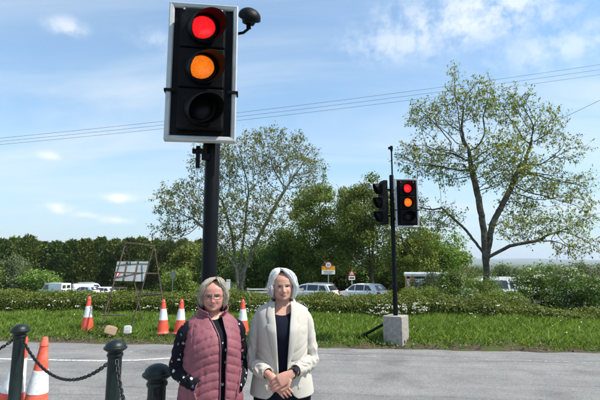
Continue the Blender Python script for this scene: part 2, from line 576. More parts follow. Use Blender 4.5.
leaf_mat('blossom', [(0, (0.62, 0.64, 0.58)), (1, (0.80, 0.80, 0.77))], 0.25)
leaf_mat('grass_blade', [(0, (0.098, 0.169, 0.026)), (0.5, (0.169, 0.260, 0.042)), (0.9, (0.273, 0.351, 0.072)), (1, (0.416, 0.390, 0.169))], 0.4)


def ground_mat():
    m = bpy.data.materials.new('field_ground'); m.use_nodes = True
    nt = m.node_tree; p = nt.nodes['Principled BSDF']
    g = node(nt, 'ShaderNodeNewGeometry')
    n1 = node(nt, 'ShaderNodeTexNoise', i_Scale=0.35, i_Detail=8.0)
    n2 = node(nt, 'ShaderNodeTexNoise', i_Scale=9.0, i_Detail=6.0)
    nt.links.new(g.outputs['Position'], n1.inputs[0]); nt.links.new(g.outputs['Position'], n2.inputs[0])
    c1 = ramp(nt, n1.outputs[0], [(0.3, (0.05, 0.08, 0.02)), (0.7, (0.09, 0.115, 0.035))])
    c2 = ramp(nt, n2.outputs[0], [(0.35, (0.55, 0.55, 0.5)), (0.7, (1.1, 1.1, 1.0))])
    c = mixc(nt, 1.0, c1, c2, 'MULTIPLY')
    nt.links.new(c, p.inputs['Base Color'])
    p.inputs['Roughness'].default_value = 1.0
    p.inputs['Specular IOR Level'].default_value = 0.1
    MATS['field_ground'] = m


ground_mat()
mat('soil', (0.075, 0.06, 0.042), 1.0, var=0.45, vscale=14, bump=0.9, bscale=30, color2=(0.06, 0.08, 0.02), c2scale=3, c2range=(0.5, 0.62), spec=0.1)
mat('paving', (0.27, 0.26, 0.245), 0.9, var=0.15, vscale=6, bump=0.3, bscale=60)
mat('kerb', (0.33, 0.32, 0.30), 0.9, var=0.2, vscale=6, bump=0.4, bscale=40)
mat('hill_land', (0.10, 0.14, 0.075), 1.0, var=0.3, vscale=0.002, color2=(0.06, 0.09, 0.05), c2scale=0.004, c2range=(0.5, 0.55), spec=0.0)


def asphalt_mat():
    m = bpy.data.materials.new('asphalt'); m.use_nodes = True
    nt = m.node_tree; p = nt.nodes['Principled BSDF']
    g = node(nt, 'ShaderNodeNewGeometry')
    rot = node(nt, 'ShaderNodeMapping')
    rot.inputs['Rotation'].default_value = (0, 0, math.atan(SK))
    nt.links.new(g.outputs['Position'], rot.inputs[0])
    stv = node(nt, 'ShaderNodeMapping')
    stv.inputs['Scale'].default_value = (0.16, 2.4, 1)
    nt.links.new(rot.outputs[0], stv.inputs[0])
    ns = node(nt, 'ShaderNodeTexNoise', i_Scale=1.1, i_Detail=6.0, i_Roughness=0.6)
    nt.links.new(stv.outputs[0], ns.inputs[0])
    nf = node(nt, 'ShaderNodeTexNoise', i_Scale=130.0, i_Detail=3.0)
    nt.links.new(g.outputs['Position'], nf.inputs[0])
    nb = node(nt, 'ShaderNodeTexNoise', i_Scale=1.6, i_Detail=7.0, i_Roughness=0.65)
    nt.links.new(g.outputs['Position'], nb.inputs[0])
    c1 = ramp(nt, ns.outputs[0], [(0.3, (0.178, 0.177, 0.174)), (0.5, (0.205, 0.204, 0.20)), (0.7, (0.24, 0.238, 0.233))])
    c2 = ramp(nt, nf.outputs[0], [(0.3, (0.6, 0.6, 0.6)), (0.72, (1.4, 1.4, 1.4))])
    c3 = ramp(nt, nb.outputs[0], [(0.3, (0.82, 0.82, 0.83)), (0.7, (1.1, 1.1, 1.08))])
    c = mixc(nt, 1.0, mixc(nt, 1.0, c1, c2, 'MULTIPLY'), c3, 'MULTIPLY')
    vs_ = node(nt, 'ShaderNodeTexVoronoi', i_Scale=70.0)                      # stone chippings
    nt.links.new(g.outputs['Position'], vs_.inputs[0])
    chips = ramp(nt, vs_.outputs['Color'], [(0.0, (0.62, 0.62, 0.63)), (0.55, (1.0, 1.0, 1.0)), (0.92, (1.1, 1.1, 1.1)), (1.0, (1.7, 1.7, 1.68))])
    c = mixc(nt, 1.0, c, chips, 'MULTIPLY')
    vc = node(nt, 'ShaderNodeTexVoronoi', feature='DISTANCE_TO_EDGE', i_Scale=0.55)   # hairline cracks and sealed seams
    wv = node(nt, 'ShaderNodeVectorMath', operation='MULTIPLY_ADD')
    nt.links.new(nb.outputs['Color'], wv.inputs[0]); wv.inputs[1].default_value = (0.7, 0.7, 0.0)
    nt.links.new(stv.outputs[0], wv.inputs[2])
    nt.links.new(wv.outputs[0], vc.inputs[0])
    crack = ramp(nt, vc.outputs['Distance'], [(0.0, (0.55, 0.55, 0.55)), (0.012, (0.62, 0.62, 0.62)), (0.03, (1, 1, 1))])
    c = mixc(nt, 0.5, c, crack, 'MULTIPLY')
    no = node(nt, 'ShaderNodeTexNoise', i_Scale=0.9, i_Detail=4.0)           # oil stains
    nt.links.new(g.outputs['Position'], no.inputs[0])
    c = mixc(nt, 1.0, c, ramp(nt, no.outputs[0], [(0.3, (0.7, 0.7, 0.7)), (0.42, (1, 1, 1))]), 'MULTIPLY')
    nt.links.new(c, p.inputs['Base Color'])
    p.inputs['Roughness'].default_value = 0.85
    p.inputs['Specular IOR Level'].default_value = 0.35
    bp = node(nt, 'ShaderNodeBump', i_Strength=0.5, i_Distance=0.01)
    nt.links.new(nf.outputs[0], bp.inputs['Height'])
    nt.links.new(bp.outputs[0], p.inputs['Normal'])
    MATS['asphalt'] = m


def worn_paint(name, cover):
    m = bpy.data.materials.new(name); m.use_nodes = True
    nt = m.node_tree; nt.nodes.clear()
    out = node(nt, 'ShaderNodeOutputMaterial')
    p = node(nt, 'ShaderNodeBsdfPrincipled', i_Roughness=0.7)
    p.inputs['Base Color'].default_value = (0.62, 0.63, 0.62, 1)
    tr = node(nt, 'ShaderNodeBsdfTransparent')
    g = node(nt, 'ShaderNodeNewGeometry')
    n1 = node(nt, 'ShaderNodeTexNoise', i_Scale=28.0, i_Detail=8.0, i_Roughness=0.75)
    nt.links.new(g.outputs['Position'], n1.inputs[0])
    f = ramp(nt, n1.outputs[0], [(cover - 0.06, (1, 1, 1)), (cover + 0.06, (0, 0, 0))])
    mx = node(nt, 'ShaderNodeMixShader')
    nt.links.new(f, mx.inputs[0])
    nt.links.new(tr.outputs[0], mx.inputs[1]); nt.links.new(p.outputs[0], mx.inputs[2])
    nt.links.new(mx.outputs[0], out.inputs[0])
    MATS[name] = m


SK = 0.10                       # the road runs slightly askew to the view
NT = math.sqrt(1 + SK * SK)
T_KERB, T_EDGE = 4.72, 9.42
asphalt_mat()
worn_paint('paint_line', 0.56)
worn_paint('paint_worn', 0.42)

# ---------------------------------------------------------------- ground
TZ = ([-60, 4.5, 8.8, 9.35, 9.65, 10.6, 12.0, 13.5, 16, 40, 110, 400, 1500, 7000, 16000],
      [-0.2, -0.2, -0.2, -0.19, -0.095, 0.04, 0.17, 0.15, -0.1, -1.9, -6.3, -13, -18, -22, -25])


def tval(x, y): return (y + SK * x) / NT


def gz(x, y):
    t = (np.asarray(y, float) + SK * np.asarray(x, float)) / NT
    z = catmull(TZ[0], TZ[1], t)
    amp = np.clip((t - 9.0) / 1.5, 0, 1) * 0.045 * np.clip(1 - (t - 12) / 60, 0.3, 1)
    return z + amp * vnoise(np.stack([np.asarray(x) * 0.9, np.asarray(y) * 0.9, np.zeros_like(t)], -1), 3)


# along-road unit (1,-SK)/NT, across-road unit (SK,1)/NT
def road_xy(s, t):
    return (s * 1 + t * SK) / NT, (-s * SK + t) / NT


def sheet(name, ss, ts, zf, m, parent=None, kind='structure'):
    S, T = np.meshgrid(ss, ts)
    X, Y = road_xy(S, T)
    Z = zf(X, Y) if callable(zf) else np.full_like(X, zf)
    V = np.stack([X, Y, Z], -1).reshape(-1, 3)
    nx, ny = len(ss), len(ts)
    i = np.arange((ny - 1) * nx).reshape(ny - 1, nx)[:, :-1].ravel()
    F = np.stack([i, i + 1, i + nx + 1, i + nx], -1)
    o = link(name, np_mesh(name, V, F), m, parent, True)
    if kind: o['kind'] = kind
    return o


ss = np.concatenate([-np.geomspace(9000, 16, 26), np.arange(-15, 15.1, 0.25), np.geomspace(16, 9000, 26)])
ts = np.concatenate([[-60, -20, 0, 4.5, 8.4], np.arange(8.9, 15, 0.12), np.geomspace(15.2, 15000, 60)])
sheet('ground', ss, ts, lambda x, y: gz(x, y), MATS['field_ground'])
sheet('road', np.linspace(-60, 60, 61), np.linspace(T_KERB - 0.02, T_EDGE + 0.12, 12), -0.125, MATS['asphalt'])


def pavement():
    m = MB()
    me = empty('pavement'); me['kind'] = 'structure'
    rng = random.Random(2)
    m2 = MB()
    for k in range(-16, 14):                     # kerb stones
        s = k * 0.92
        x, y = road_xy(s + 0.46, T_KERB - 0.07)
        m2 = MB().box((0, 0, -0.1), (0.912, 0.13, 0.2))
        o = m2.build('kerb_stone', MATS['kerb'], me, bevel=0.012)
        o.location = (x, y, rng.uniform(-0.003, 0.003)); o.rotation_euler = (0, 0, -math.atan(SK))
    sl = None
    for k in range(-7, 9):
        for j in range(0, 8):
            s, t = k * 0.905 - 0.3 + (0.45 if j % 2 else 0), T_KERB - 0.145 - 0.3 - j * 0.605
            x, y = road_xy(s, t)
            if sl is None:
                sl = MB().box((0, 0, -0.03), (0.898, 0.598, 0.06)).build('paving_slab', MATS['paving'], me, bevel=0.004)
                o = sl
            else:
                o = sl.copy(); col.objects.link(o)
            o.location = (x, y, rng.uniform(-0.002, 0.002)); o.rotation_euler = (0, 0, -math.atan(SK))
    b = MB().box((0, 0, -0.11), (40, 9, 0.09)).build('paving_bed', MATS['soil'], me)
    x, y = road_xy(0, T_KERB - 0.145 - 4.5)
    b.location = (x, y, 0); b.rotation_euler = (0, 0, -math.atan(SK))


pavement()


def stripe(name, pts, w, m, z):
    """painted road line along world points"""
    mb = MB()
    L, Rr = [], []
    for i, p in enumerate(pts):
        a, b = pts[max(i - 1, 0)], pts[min(i + 1, len(pts) - 1)]
        d = Vector((b[0] - a[0], b[1] - a[1])).normalized()
        n = Vector((-d.y, d.x)) * w / 2
        L.append((p[0] + n.x, p[1] + n.y, z)); Rr.append((p[0] - n.x, p[1] - n.y, z))
    mb.rings([L, Rr], closed=False)
    o = mb.build(name, m); o['kind'] = 'structure'
    return o


def on_road(px, py, z=-0.125):
    a = P(px, py, 1.0); d = (a - Vector((0, 0, CAM_H)))
    k = (z - CAM_H) / d.z
    return (d.x * k, d.y * k)


stripe('road_marking', [on_road(x, y) for x, y in ((-160, 356.5), (-60, 358), (0, 359), (60, 360.3), (100, 360.9), (135, 360.5), (172, 358.2), (215, 354.5), (250, 352))], 0.085, MATS['paint_line'], -0.121)
stripe('road_marking', [on_road(x, y) for x, y in ((-120, 346), (0, 349), (100, 351.2), (220, 353.5))], 0.07, MATS['paint_worn'], -0.121)
stripe('road_marking', [on_road(x, y) for x, y in ((320, 355), (420, 357.5), (520, 360.5), (620, 364), (760, 369))], 0.07, MATS['paint_worn'], -0.121)
sheet('verge_soil', np.arange(-12, 12.1, 0.1), np.linspace(T_EDGE - 0.1, T_EDGE + 0.65, 16),
      lambda x, y: np.maximum(gz(x, y), -0.118) + 0.012 + 0.022 * vnoise(np.stack([x * 5, y * 5, x * 0], -1), 8) - 0.06 * np.clip((T_EDGE + 0.1 + 0.07 * vnoise(np.stack([x * 2.2, x * 0, x * 0], -1), 4) - (y + SK * x) / NT) / 0.08, 0, 1), MATS['soil'])


def hills():
    V, F = [], []
    n, k = 90, 10
    for i in range(n):
        a = R(-30 + 95 * i / (n - 1))
        for j in range(k):
            d = 5200 + 1200 * j
            f = math.sin(math.pi * min(1, (j + 0.02) / 5.5) / 2)
            hgt = -24 + f * (95 + 45 * math.sin(i * 0.16 + 1) + 26 * math.sin(i * 0.43 + j * 0.5) + 10 * math.sin(i * 1.1 + j))
            V.append((d * math.sin(a), d * math.cos(a), hgt))
    for i in range(n - 1):
        for j in range(k - 1):
            F.append((i * k + j, (i + 1) * k + j, (i + 1) * k + j + 1, i * k + j + 1))
    o = link('hills', np_mesh('hills', V, F), MATS['hill_land'], None, True)
    o['kind'] = 'structure'


hills()


# ---------------------------------------------------------------- vegetation
def unit(v): return v / np.maximum(np.linalg.norm(v, axis=-1, keepdims=True), 1e-9)


def leaf_quads(C, size, rng, nrm=None, spread=1.0, aspect=0.55, droop=0.0, direction=None):
    """one folded diamond per leaf -> V (4n,3), F (n,4)"""
    n = len(C)
    size = np.broadcast_to(size, (n,))
    d = unit(rng.normal(size=(n, 3))) if direction is None else unit(direction + rng.normal(size=(n, 3)) * spread)
    d[:, 2] -= droop
    d = unit(d)
    nn = unit(rng.normal(size=(n, 3)) * (1.0 if nrm is None else spread) + (0 if nrm is None else nrm))
    side = unit(np.cross(d, nn))
    up = np.cross(side, d)
    L = (size * (0.75 + 0.5 * rng.random(n)))[:, None]
    W = L * aspect * 0.5
    V = np.stack([C - d * L * 0.5, C + side * W + up * W * 0.35, C + d * L * 0.5, C - side * W + up * W * 0.35], 1).reshape(-1, 3)
    F = np.arange(4 * n).reshape(n, 4)
    return V, F


def grow(rng, base, att, step, infl, kill, iters=160, stems=None, tropism=0.05):
    nodes = [np.array(base, float)]; par = [-1]
    for st in (stems or [[base]]):
        last = 0
        for p in st:
            p = np.array(p, float)
            q = nodes[last]
            k = max(1, int(np.linalg.norm(p - q) / step))
            for j in range(1, k + 1):
                nodes.append(q + (p - q) * j / k + rng.normal(size=3) * step * 0.06); par.append(last if j == 1 else len(nodes) - 2)
            last = len(nodes) - 1
    att = np.array(att, float)
    N = np.array(nodes)
    dist = np.full(len(att), 1e9); near = np.zeros(len(att), int)

    def upd(i0):
        nonlocal dist, near
        new = N[i0:]
        for a in range(0, len(new), 200):
            D = np.linalg.norm(att[:, None] - new[None, a:a + 200], axis=-1)
            j = D.argmin(1); dm = D[np.arange(len(att)), j]
            w = dm < dist
            dist[w] = dm[w]; near[w] = j[w] + i0 + a
    upd(0)
    tried = {}
    for it in range(iters):
        alive = dist > kill
        att, dist, near = att[alive], dist[alive], near[alive]
        if len(att) == 0: break
        m = dist < infl
        if not m.any(): m = dist < dist.min() * 1.3
        dirs = unit(att[m] - N[near[m]])
        acc = {}
        for k, d in zip(near[m], dirs): acc[k] = acc.get(k, 0) + d
        i0 = len(N); new = []
        for k, d in acc.items():
            if tried.get(k, 0) > 3: continue
            tried[k] = tried.get(k, 0) + 1
            d = d / (np.linalg.norm(d) + 1e-9) + rng.normal(size=3) * 0.10
            d[2] += tropism
            d /= np.linalg.norm(d)
            new.append(N[k] + d * step); par.append(int(k))
        if not new: break
        N = np.vstack([N, new])
        upd(i0)
    return N, np.array(par)


def branch_mesh(N, par, tip=0.008, power=2.35, rmax=None, flare=0.0):
    n = len(N)
    r = np.zeros(n); kids = [[] for _ in range(n)]
    for i in range(1, n): kids[par[i]].append(i)
    acc = np.zeros(n)
    order = list(range(n - 1, -1, -1))
    for i in order:
        r[i] = max(tip, acc[i] ** (1 / power)) if kids[i] else tip
        if par[i] >= 0: acc[par[i]] += r[i] ** power
    if rmax:
        k = math.log(rmax / tip) / math.log(r.max() / tip)
        r = tip * (r / tip) ** k
    trunk, limb = MB(), MB()
    stack = [(0, None)]
    while stack:
        i, p = stack.pop()
        chain = [i] if p is None else [p, i]
        rr = [r[i]] if p is None else [min(r[p], r[i] * 1.15), r[i]]
        while kids[chain[-1]]:
            ks = sorted(kids[chain[-1]], key=lambda q: -r[q])
            for q in ks[1:]: stack.append((q, chain[-1]))
            chain.append(ks[0]); rr.append(r[ks[0]])
        if len(chain) < 2: continue
        R0 = max(rr)
        ns = 9 if R0 > 0.08 else 6 if R0 > 0.03 else 4 if R0 > 0.014 else 3
        pts = [Vector(N[q]) for q in chain]
        if p is None and flare: rr[0] *= 1 + flare; rr[1] *= 1 + flare * 0.4
        (trunk if R0 > r.max() * 0.55 else limb).tube(pts, rr, ns, cap=False)
    return trunk, limb, r, kids


def ell_points(rng, n, c, rad, lo=0.0, shell=0.0):
    d = unit(rng.normal(size=(n, 3)))
    q = (shell + (1 - shell) * rng.random(n)) ** (1 / 3)
    p = d * q[:, None] * np.array(rad)
    return p + np.array(c)


def skeletal_tree(name, base, lobes, natt, step, infl, kill, seed, stems, leafm, barkm, leaf_size, per_tip, spread, label, cat='tree',
                  rmax=0.2, tip=0.007, group=None, tip_r=0.011, keep=1.0, flare=0.3, droop=0.1, aspect=0.5, twigs=2, twig_len=0.3):
    rng = np.random.default_rng(seed)
    w = np.array([a * b * c for (_, (a, b, c)) in lobes]) ** 0.8
    w = w / w.sum()
    att = np.vstack([ell_points(rng, int(natt * wi) + 1, c, rd) for (c, rd), wi in zip(lobes, w)])
    N, par = grow(rng, base, att, step, infl, kill, stems=stems)
    N0 = np.array(base, float)
    t = empty(name, base, 0, label, cat, group)
    trunk, limb, r, kids = branch_mesh(N - N0, par, tip, rmax=rmax, flare=flare)
    trunk.build('trunk', barkm, t, smooth=True)
    limb.build('limbs', barkm, t, smooth=True)
    # leaves gather at the twig ends
    cand = np.where(r < tip_r)[0]
    cand = cand[rng.random(len(cand)) < keep]
    # fine twigs leave the branch ends, leaves cluster along them
    base_c, base_d = np.repeat(N[cand] - N0, twigs, 0), np.repeat(unit(N[cand] - N[par[cand]]), twigs, 0)
    td = unit(base_d + rng.normal(size=base_c.shape) * 0.75 + np.array([0, 0, 0.15]))
    tl = twig_len * (0.5 + rng.random(len(base_c)))[:, None]
    m1 = base_c + td * tl * 0.5 + rng.normal(size=base_c.shape) * twig_len * 0.06
    m2 = base_c + td * tl + rng.normal(size=base_c.shape) * twig_len * 0.10
    tv, tf = [], []
    sd = unit(np.cross(td, rng.normal(size=td.shape)))
    sd2 = np.cross(td, sd)
    rg = []
    for q, rad in ((base_c, tip * 0.8), (m1, tip * 0.6), (m2, tip * 0.3)):
        rg += [q + sd * rad, q - sd * rad * 0.5 + sd2 * rad * 0.87, q - sd * rad * 0.5 - sd2 * rad * 0.87]
    TV = np.stack(rg, 1).reshape(-1, 3)
    o9 = np.arange(len(base_c))[:, None, None] * 9
    qf = np.array([[a + b, a + (b + 1) % 3, a + 3 + (b + 1) % 3, a + 3 + b] for a in (0, 3) for b in range(3)])
    tw = link('twigs', np_mesh('twigs', TV, (o9 + qf[None]).reshape(-1, 4)), barkm, t, True); tw['kind'] = 'stuff'
    w_ = rng.random((len(base_c) * per_tip, 1)) ** 0.6
    C = np.repeat(base_c, per_tip, 0) * (1 - w_) + np.repeat(m2, per_tip, 0) * w_
    dirn = np.repeat(td, per_tip, 0)
    off = rng.normal(size=C.shape) * spread
    V, F = leaf_quads(C + off, leaf_size, rng, direction=dirn * 0.5 + unit(off) * 0.6, spread=0.5, droop=droop, aspect=aspect, nrm=np.array([0, 0, 1.0]))
    # each leaf turned freely enough to catch light from all sides
    cr = link('crown', np_mesh('crown', V, F), leafm, t); cr['kind'] = 'stuff'
    return t


def bushy_crown(rng, lobes_n, c, rad, nleaf, leaf, lobe_r=(0.22, 0.42), flat=0.8, inner=0.0, up=0.3):
    """many leaves on the shells of many overlapping lobes -> clumps with dark gaps"""
    c = np.array(c, float); rad = np.array(rad, float)
    lc = c + unit(rng.normal(size=(lobes_n, 3))) * (rng.random((lobes_n, 1)) ** 0.45) * rad * 0.82
    lr = rng.uniform(*lobe_r, lobes_n)[:, None] * rad.mean() * np.array([1, 1, flat])
    k = rng.integers(0, lobes_n, nleaf)
    d = unit(rng.normal(size=(nleaf, 3)))
    rr = (0.45 + 0.6 * rng.random(nleaf) ** 0.6)[:, None]
    rr *= 1 + 0.22 * rng.normal(size=(nleaf, 1))
    C = lc[k] + d * rr * lr[k]
    nn = d + np.array([0, 0, up])
    return leaf_quads(C, leaf, rng, nrm=nn, spread=0.55, aspect=0.62)


BUSH_CACHE = {}


def bushy_tree(name, base, h, rx, label, leafm, seed, nleaf=9000, leaf=0.2, trunk_h=0.25, cat='tree', group=None, lobes=34, barkm='bark', trunk_r=0.16, nstem=1, key=None, lobe_r=(0.2, 0.38)):
    rng = np.random.default_rng(seed)
    t = empty(name, base, rng.uniform(0, 6.28), label, cat, group)
    zc = h * (trunk_h + (1 - trunk_h) / 2)
    if key and key in BUSH_CACHE:
        for ch, mt in zip(BUSH_CACHE[key], (None, None, leafm)):
            c = ch.copy(); col.objects.link(c); c.parent = t
        return t
    mb, ml = MB(), MB()
    for s in range(nstem):
        ox, oy = (rng.normal(size=2) * trunk_r * 1.5) if nstem > 1 else (0, 0)
        top = np.array([rng.normal() * rx * 0.12, rng.normal() * rx * 0.12, h * 0.8])
        pts = [(ox, oy, -0.25), (ox * 1.2, oy, h * trunk_h * 0.6), (ox + top[0] * 0.4, oy + top[1] * 0.5, h * 0.45), tuple(top)]
        q = [tuple(catmull([0, 1, 2, 3], [p[i] for p in pts], np.linspace(0, 3, 9))[j] for i in range(3)) for j in range(9)]
        mb.tube(q, np.linspace(trunk_r, trunk_r * 0.15, 9), 8)
        for b in range(9):
            f = 3 + b * 0.5
            p0 = np.array(q[min(8, int(f))]); a = rng.uniform(0, 6.28)
            p2 = p0 + np.array([math.cos(a) * rx * 0.75, math.sin(a) * rx * 0.75, h * rng.uniform(0.05, 0.25)])
            p1 = (p0 + p2) / 2 + np.array([0, 0, -0.06 * h]) + rng.normal(size=3) * 0.1
            ml.tube([p0, p1, p2], [trunk_r * 0.42, trunk_r * 0.26, 0.01], 5)
    a = mb.build('trunk', MATS[barkm], t, smooth=True)
    b = ml.build('limbs', MATS[barkm], t, smooth=True)
    V, F = bushy_crown(rng, lobes, (0, 0, zc), (rx, rx, h * (1 - trunk_h) / 2), nleaf, leaf, lobe_r)
    c = link('crown', np_mesh('crown', V, F), leafm, t)
    if key: BUSH_CACHE[key] = (a, b, c)
    return t


def conifer(name, base, h, r, label, leafm, seed, n=5200, group=None, spray=0.62):
    rng = np.random.default_rng(seed)
    t = empty(name, base, rng.uniform(0, 6.28), label, 'conifer', group)
    MB().tube([(0, 0, -0.3), (0, 0, h * 0.5), (0, 0, h * 0.93)], [0.2, 0.13, 0.02], 7).build('trunk', MATS['bark'], t, smooth=True)
    f = rng.random(n) ** 0.75                     # 0 bottom .. 1 top
    prof = catmull([0, 0.12, 0.4, 0.7, 0.9, 1], [0.9, 1.0, 1.0, 0.88, 0.66, 0.22], f)
    a = rng.uniform(0, 2 * math.pi, n)
    lump = 1 + 0.20 * vnoise(np.stack([np.cos(a) * 2.2, np.sin(a) * 2.2, f * 9], -1), seed) + 0.12 * vnoise(np.stack([np.cos(a) * 6, np.sin(a) * 6, f * 26], -1), seed + 1)
    rr = r * prof * lump * (0.62 + 0.42 * rng.random(n))
    C = np.stack([np.cos(a) * rr, np.sin(a) * rr, f * h * (1 + 0.02 * rng.normal(size=n))], -1)
    d = np.stack([np.cos(a) * 0.8, np.sin(a) * 0.8, np.full(n, 0.75)], -1)
    V, F = leaf_quads(C, spray, rng, nrm=np.stack([np.cos(a), np.sin(a), np.full(n, 0.4)], -1), direction=d, spread=0.35, aspect=0.42)
    link('crown', np_mesh('crown', V, F), leafm, t)
    return t


def verge_grass():
    rng = np.random.default_rng(11)
    n = 190000
    t = T_EDGE + 0.16 + (rng.random(n) ** 0.85) * 4.0
    s = rng.uniform(-1, 1, n) * (0.76 * t + 0.9)
    x, y = road_xy(s, t)
    clump = vnoise(np.stack([x * 1.7, y * 1.7, x * 0], -1), 5)
    clump2 = vnoise(np.stack([x * 5, y * 5, x * 0], -1), 6)
    edge = np.clip((t - T_EDGE - 0.08 - 0.10 * vnoise(np.stack([x * 1.6, x * 0, x * 0], -1), 9)) / 0.5, 0, 1)
    keep = rng.random(n) < (0.25 + 0.75 * edge) * np.clip(0.75 + 0.5 * clump2, 0.2, 1)
    keep &= ~((t < T_EDGE + 0.26) & (rng.random(n) < 0.4))
    x, y, clump, clump2, edge = x[keep], y[keep], clump[keep], clump2[keep], edge[keep]
    n = len(x)
    h = (0.085 + 0.05 * clump + 0.03 * clump2 + 0.10 * rng.random(n) ** 2) * (0.35 + 0.65 * edge)
    h = np.maximum(h, 0.03)
    z = gz(x, y) - 0.01
    a = rng.uniform(0, 6.28, n)
    w = 0.006 + 0.006 * rng.random(n)
    lean = np.stack([rng.normal(size=n) * 0.42 + 0.15, rng.normal(size=n) * 0.42, np.zeros(n)], -1)
    B = np.stack([x, y, z], -1)
    sd = np.stack([np.cos(a), np.sin(a), np.zeros(n)], -1) * w[:, None]
    up = np.stack([np.zeros(n), np.zeros(n), h], -1)
    M = B + up * 0.55 + lean * h[:, None] * 0.35
    T = B + up * (0.92 + 0.1 * rng.random(n))[:, None] + lean * h[:, None]
    V = np.stack([B - sd, B + sd, M + sd * 0.7, T, M - sd * 0.7], 1).reshape(-1, 3)
    me = bpy.data.meshes.new('verge_grass')
    me.vertices.add(len(V)); me.vertices.foreach_set('co', V.astype(np.float32).ravel())
    me.loops.add(n * 5); me.loops.foreach_set('vertex_index', np.arange(n * 5, dtype=np.int32))
    me.polygons.add(n); me.polygons.foreach_set('loop_start', np.arange(0, n * 5, 5, dtype=np.int32))
    me.update(calc_edges=True)
    o = link('verge_grass', me, MATS['grass_blade'])
    tag(o, 'long green grass growing on the verge between road and hedge', 'grass', kind='stuff')
    # broad weeds and stones along the ragged edge
    n = 2600
    t = T_EDGE + 0.12 + rng.random(n) * 0.75; s = rng.uniform(-8.5, 8.5, n)
    x, y = road_xy(s, t)
    C = np.stack([x, y, np.maximum(gz(x, y), -0.1) + 0.03 + 0.05 * rng.random(n)], -1)
    V, F = leaf_quads(C, 0.06, rng, nrm=np.array([0, -0.3, 1.0]), spread=0.5, aspect=0.6)
    o = link('verge_weeds', np_mesh('verge_weeds', V, F), MATS['leaf_deep'])
    tag(o, 'low leafy weeds along the muddy edge of the road', 'weeds', kind='stuff')
    # daisies and dandelion clocks
    n = 130
    t = T_EDGE + 0.7 + rng.random(n) * 2.9; s = rng.uniform(-1, 1, n) * (0.75 * t)
    x, y = road_xy(s, t)
    C = np.stack([x, y, gz(x, y) + 0.15 + 0.12 * rng.random(n)], -1)
    V, F = leaf_quads(C, 0.03, rng, nrm=np.array([0, -0.5, 1.0]), spread=0.4, aspect=1.0)
    o = link('verge_daisies', np_mesh('verge_daisies', V, F), MATS['blossom'])
    tag(o, 'tiny white wild flowers scattered through the verge grass', 'wildflowers', kind='stuff')


verge_grass()


def hedge():
    rng = np.random.default_rng(21)
    T0 = 12.75
    n = 112000
    s = rng.uniform(-11.5, 9.5, n)
    prof_x = np.array([-12, -8, -5, -3, -1.5, 0, 1.5, 2.6, 3.4, 4.4, 5.4, 7.0, 9.6])
    prof_h = np.array([0.66, 0.64, 0.63, 0.62, 0.58, 0.58, 0.56, 0.53, 0.50, 0.40, 0.24, 0.18, 0.2])
    x0, y0 = road_xy(s, np.full(n, T0))
    top = catmull(prof_x, prof_h, s) + (0.05 + 0.05 * (s > 2.5)) * vnoise(np.stack([s * 2.4, s * 0, s * 0], -1), 2) + 0.04 * vnoise(np.stack([s * 8, s * 0, s * 0], -1), 7)
    # cross-section: leaves sit near the shell of a rounded box
    a = rng.uniform(-0.15, math.pi + 0.15, n)
    wob = 1 + 0.12 * vnoise(np.stack([s * 3, np.cos(a) * 2, np.sin(a) * 2], -1), 4)
    q = (0.70 + 0.34 * rng.random(n) ** 0.7) * wob
    ca, sa = np.cos(a), np.sin(a)
    hw = 0.55
    tt = T0 + hw * q * np.sign(ca) * np.abs(ca) ** 0.6
    zz = top * np.clip(q, 0, 1.12) * np.sign(sa) * np.abs(sa) ** 0.55
    low = rng.random(n) < 0.3
    zz = np.where(low, rng.random(n) * top * 0.75, zz)
    shoot = (~low) & (rng.random(n) < 0.05)
    zz = zz + shoot * rng.exponential(0.055, n)
    tt = np.where(low, T0 - hw * (0.72 + 0.35 * rng.random(n)) * wob, tt)
    x, y = road_xy(s, tt)
    C = np.stack([x, y, gz(x0, y0) + zz], -1)
    nn = np.stack([ca * SK, -np.where(low, 1, -ca), np.where(low, 0.3, sa + 0.3)], -1)
    nn = np.stack([np.zeros(n), np.where(low, -0.8, ca), np.where(low, 0.5, sa + 0.35)], -1)
    V, F = leaf_quads(C, 0.055, rng, nrm=nn, spread=0.6, aspect=0.6)
    bx, by = road_xy(-3.0, T0)
    h = empty('clipped_hedge', (bx, by, gz(bx, by)), 0, 'low clipped green hedge running along the back of the verge', 'hedge')
    off = np.array([bx, by, float(gz(bx, by))])
    link('foliage', np_mesh('hedge_leaves', V - off, F), MATS['leaf_hedge'], h)
    st = MB()
    for k in range(260):
        sx = rng.uniform(-11.5, 5.2); t = T0 + rng.normal() * 0.22
        x, y = road_xy(sx, t); z = float(gz(x, y))
        p = [np.array([x, y, z - 0.05]) - off]
        for j in range(3): p.append(p[-1] + np.array([rng.normal() * 0.09, rng.normal() * 0.09, 0.19]))
        st.tube(p, [0.014, 0.011, 0.008, 0.004], 4)
    st.build('stems', MATS['twig'], h, smooth=True)['kind'] = 'stuff'


hedge()


